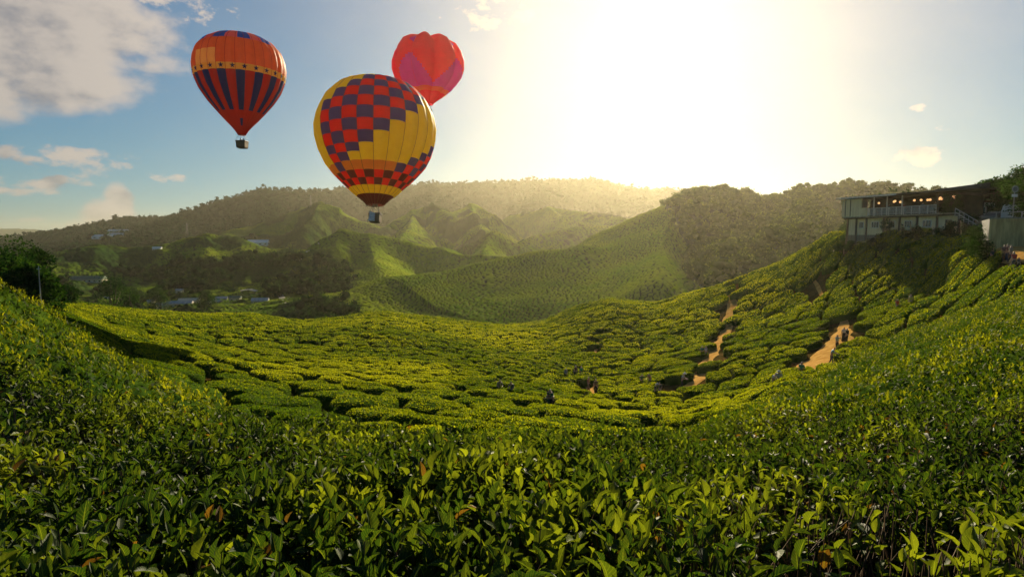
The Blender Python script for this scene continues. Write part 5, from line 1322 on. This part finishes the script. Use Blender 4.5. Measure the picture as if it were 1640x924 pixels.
    for i in range(12):
        a = i * math.pi / 6; c_ = (math.copysign(.4, math.cos(a)), math.copysign(.35, math.sin(a)), zt); cb.tube(c_, (rm * math.cos(a), rm * math.sin(a), .02), .014, n=4)
    cb.build('cable', steel, root)
    root.rotation_euler = (-R(tilt), 0, 0); tl = R(tilt)
    return root, V.reshape(len(ys), len(th), 3), env, (xw, Y - math.sin(-tl) * -1 * 0 + math.sin(tl) * zb_, zbot + zb_ * math.cos(tl)), h_, ht
C_Y = mat_cloth('yellow_fabric', (.98, .80, .03), .45); C_R = mat_cloth('red_fabric', (.90, .020, .015), .45); C_P = mat_cloth('purple_fabric', (.10, .07, .42), .4); C_O = mat_cloth('orange_fabric', (.82, .30, .05), .4); C_D = mat_cloth('maroon_fabric', (.14, .02, .02), .3)
C_T = mat_cloth('seam_tape', (.20, .11, .04), .1)
# the big checkered one
RB = [126.4, 135.4, 147.5, 161.8, 179, 196.5, 215.6, 233, 250, 262, 273, 285, 295, 304, 315, 328]
def col_check(g, y, f):
    k = g if g < 12 else g - 24; row = sum(1 for q in RB if y > q)
    if row >= 15: return 4
    if row == 14: return 0
    if row >= 12: return 1 if (row + k) % 2 == 0 else 4
    if (1 - k <= row <= 7 - k and k >= -4) or row >= 13 - k or row <= -17 - k: return 2 if (row + k) % 2 else 1
    if row == 11: return 3
    return 0
profB = [(0.5, 122), (22, 123.2), (45, 127.5), (64, 137), (81, 157), (92, 181), (96, 203), (94.5, 222), (89, 243), (80, 262), (66, 280), (50, 296), (34, 311), (20, 322), (14, 329)]
rowsB = sorted(set(RB + [122, 122.4, 123.2, 124.6, 329] + [a + (b - a) * t for a, b in zip([126.4] + RB[1:-1], RB[1:]) for t in (.33, .66)]))
bal1, VB, envB, bk1, hB, htB = balloon(None, 357, 92, 'large yellow balloon with red and purple checks, nearest of the three', profB, 599, 24, R(-2.5), 4, col_check, [C_Y, C_R, C_P, C_O, C_D, C_T], .035, rows=rowsB, basket=1.15, tilt=8)
# left: orange with star band
C_OR = mat_cloth('bright_orange_fabric', (.88, .24, .04), .4); C_S = mat_cloth('salmon_fabric', (.88, .22, .18), .35); C_B = mat_cloth('blue_fabric', (.03, .14, .70), .3); C_N = mat_cloth('navy_fabric', (.02, .035, .24), .3); C_RD = mat_cloth('deep_red_fabric', (.50, .03, .03), .35); C_BY = mat_cloth('golden_fabric', (.95, .78, .12), .35)
NGL = 30
def col_star(g, y, f):
    if y < 78: return 2 if int(math.floor(((g + f) * 12 - 4.5) / 18)) % 2 == 0 else 1
    if 97 < y < 119.5 and g in (25, 26, 27): return 7
    if 194 < y < 204 and g == 0: return 3
    if y < 119.5: return 0
    if y < 129: return 5
    if y < 183 - (f - .5) ** 2 * 6: return 3 if g % 2 == 0 else 4
    return 4
profL = [(.5, 57), (22, 58), (42, 62), (58, 71), (69, 84), (74.5, 100), (75.5, 113), (73, 128), (66, 145), (54, 163), (40, 179), (26, 194), (13, 207), (6, 217)]
rowsL = sorted(set([57, 57.4, 58, 59.5, 62, 66, 71, 73, 78, 84, 90, 97, 110, 119.5, 124, 129, 135, 145, 155, 165, 175, 183, 189, 194, 204, 210, 217]))
bal2, VL, envL, bk2, hL, htL = balloon(None, 238, 108, 'orange balloon with blue and salmon top and a band of stars', profL, 384.5, NGL, R(-5.5), 4, col_star, [C_OR, C_S, C_B, C_N, C_RD, C_BY, C_RD, mat_cloth('pale_gold_fabric', (.98, .86, .22), .6), C_RD], .03, rows=rowsL, basket=1.1, tilt=1, rs=.91)
def env_point(V, ph, z, out=.05):
    """point on the envelope at plan angle ph and height z"""
    zc = V[:, 0, 2]; rc = np.hypot(V[:, 2, 0], V[:, 2, 1]); o_ = np.argsort(zc); r = np.interp(z, zc[o_], rc[o_]) + out; return (r * math.cos(ph), r * math.sin(ph), z)
view = math.atan2(bal2.location.x, 108); zc = ray(384.5, 124.2, 108)[2] - bal2.location.z
for i in range(26):
    star = MB(); a = R(-8.5) + i * 2 * math.pi / 26; ph = a - math.pi / 2 - view; pts = []
    rL = 69 * 108 / FPX
    for j in range(10):
        q = (.42 if j % 2 == 0 else .17) * 1.1; t = math.pi / 2 + j * math.pi / 5; pts.append(env_point(VL, ph + q * math.cos(t) / rL, zc + q * math.sin(t), .07))
    c = env_point(VL, ph, zc, .08); star.poly(pts + [c], [(j, (j + 1) % 10, 10) for j in range(10)])
    so_ = star.build('star', C_N, bal2); s_ = so_.modifiers.new('t', 'SOLIDIFY'); s_.thickness = .02
# behind: red and purple with heart-shaped lobes
C_H = mat_cloth('heart_red_fabric', (.88, .025, .07), .45); C_V = mat_cloth('violet_fabric', (.60, .10, .72), .45); C_HP = mat_cloth('heart_orange', (.8, .28, .1), .4)
def col_heart(g, y, f):
    if y > 152: return 0
    if y > 146: return 2
    t = (1 - f) if g % 2 == 0 else f      # distance from the seam in the middle of the heart
    lim = 142 - 46 * t ** 1.25
    if y < 72 and (f < .13 or f > .87) and t > .5: return 1
    return 0 if y < lim else 1
profH = [(.5, 57), (16, 57.6), (32, 61), (45, 69), (53, 82), (57.5, 97), (57.5, 110), (53, 124), (44, 137), (32, 148), (20, 157), (11, 164), (8, 168)]
rowsH = list(np.concatenate([[57, 57.5, 58.5], np.linspace(60, 168, 62)]))
bal3, VH, envH, bk3, hH, htH = balloon(None, 186, 140, 'red balloon with heart-shaped lobes and violet sides behind the checkered one', profH, 685, 8, R(-32), 12, col_heart, [C_H, C_V, C_HP, C_H], .17, lobes=True, rows=rowsH, basket=1.1, tilt=4, rs=.99)
# passengers
for (bk, dx, dy, sh, lab) in [(bk1, -.3, -.25, WH, 'balloon passenger in white top in the basket of the checkered balloon'), (bk1, .35, .1, (.12, .07, .05), 'balloon passenger in brown top in the basket of the checkered balloon'),
                              (bk2, -.25, .1, (.2, .06, .05), 'balloon passenger in red top in the basket of the orange balloon'), (bk2, .3, -.1, WH, 'balloon passenger in white top in the basket of the orange balloon')]:
    person(0, 0, 0, random.uniform(-1, 1), 'stand', sh, BK, lab, base=(bk[0] + dx, bk[1] + dy, bk[2] + .08))
# pale banner hung over the front of the big basket
z0 = bk1[2] - bal1.location.z
pb = MB(); pb.poly([(-.8, -hB - .12, z0 + .1), (.15, -hB - .12, z0 + .05), (.22, -hB - .14, z0 + 1.25), (-.55, -hB - .14, z0 + 1.5), (-.8, -hB - .06, z0 + .1), (.15, -hB - .06, z0 + .05), (.22, -hB - .08, z0 + 1.25), (-.55, -hB - .08, z0 + 1.5)],
    [(0, 1, 2, 3), (7, 6, 5, 4), (0, 4, 5, 1), (1, 5, 6, 2), (2, 6, 7, 3), (3, 7, 4, 0)])
o_ = pb.build('basket_cover', mat_simple('pale_cover', (.55, .56, .62), .7), bal1, bevel=.02)

# ------------------------------------------------------------------ haze
hz = MB(); hz.box((0, 0, 57), (19000, 19000, 294))
hm, T_ = new_mat('haze'); out = T_.new('ShaderNodeOutputMaterial'); vp = T_.new('ShaderNodeVolumePrincipled')
vp.inputs['Color'].default_value = (1.0, .91, .68, 1); vp.inputs['Density'].default_value = HAZE_D; vp.inputs['Anisotropy'].default_value = HAZE_G
T_.l.new(vp.outputs[0], out.inputs['Volume'])
tag(hz.build('haze', hm), 'pale golden evening haze filling the whole valley', 'haze', kind='stuff')
scene.cycles.volume_bounces = 0; scene.cycles.max_bounces = 6; scene.cycles.diffuse_bounces = 3; scene.cycles.transmission_bounces = 3; scene.cycles.glossy_bounces = 2
scene.cycles.use_denoising = True
scene.cycles.sample_clamp_indirect = 6
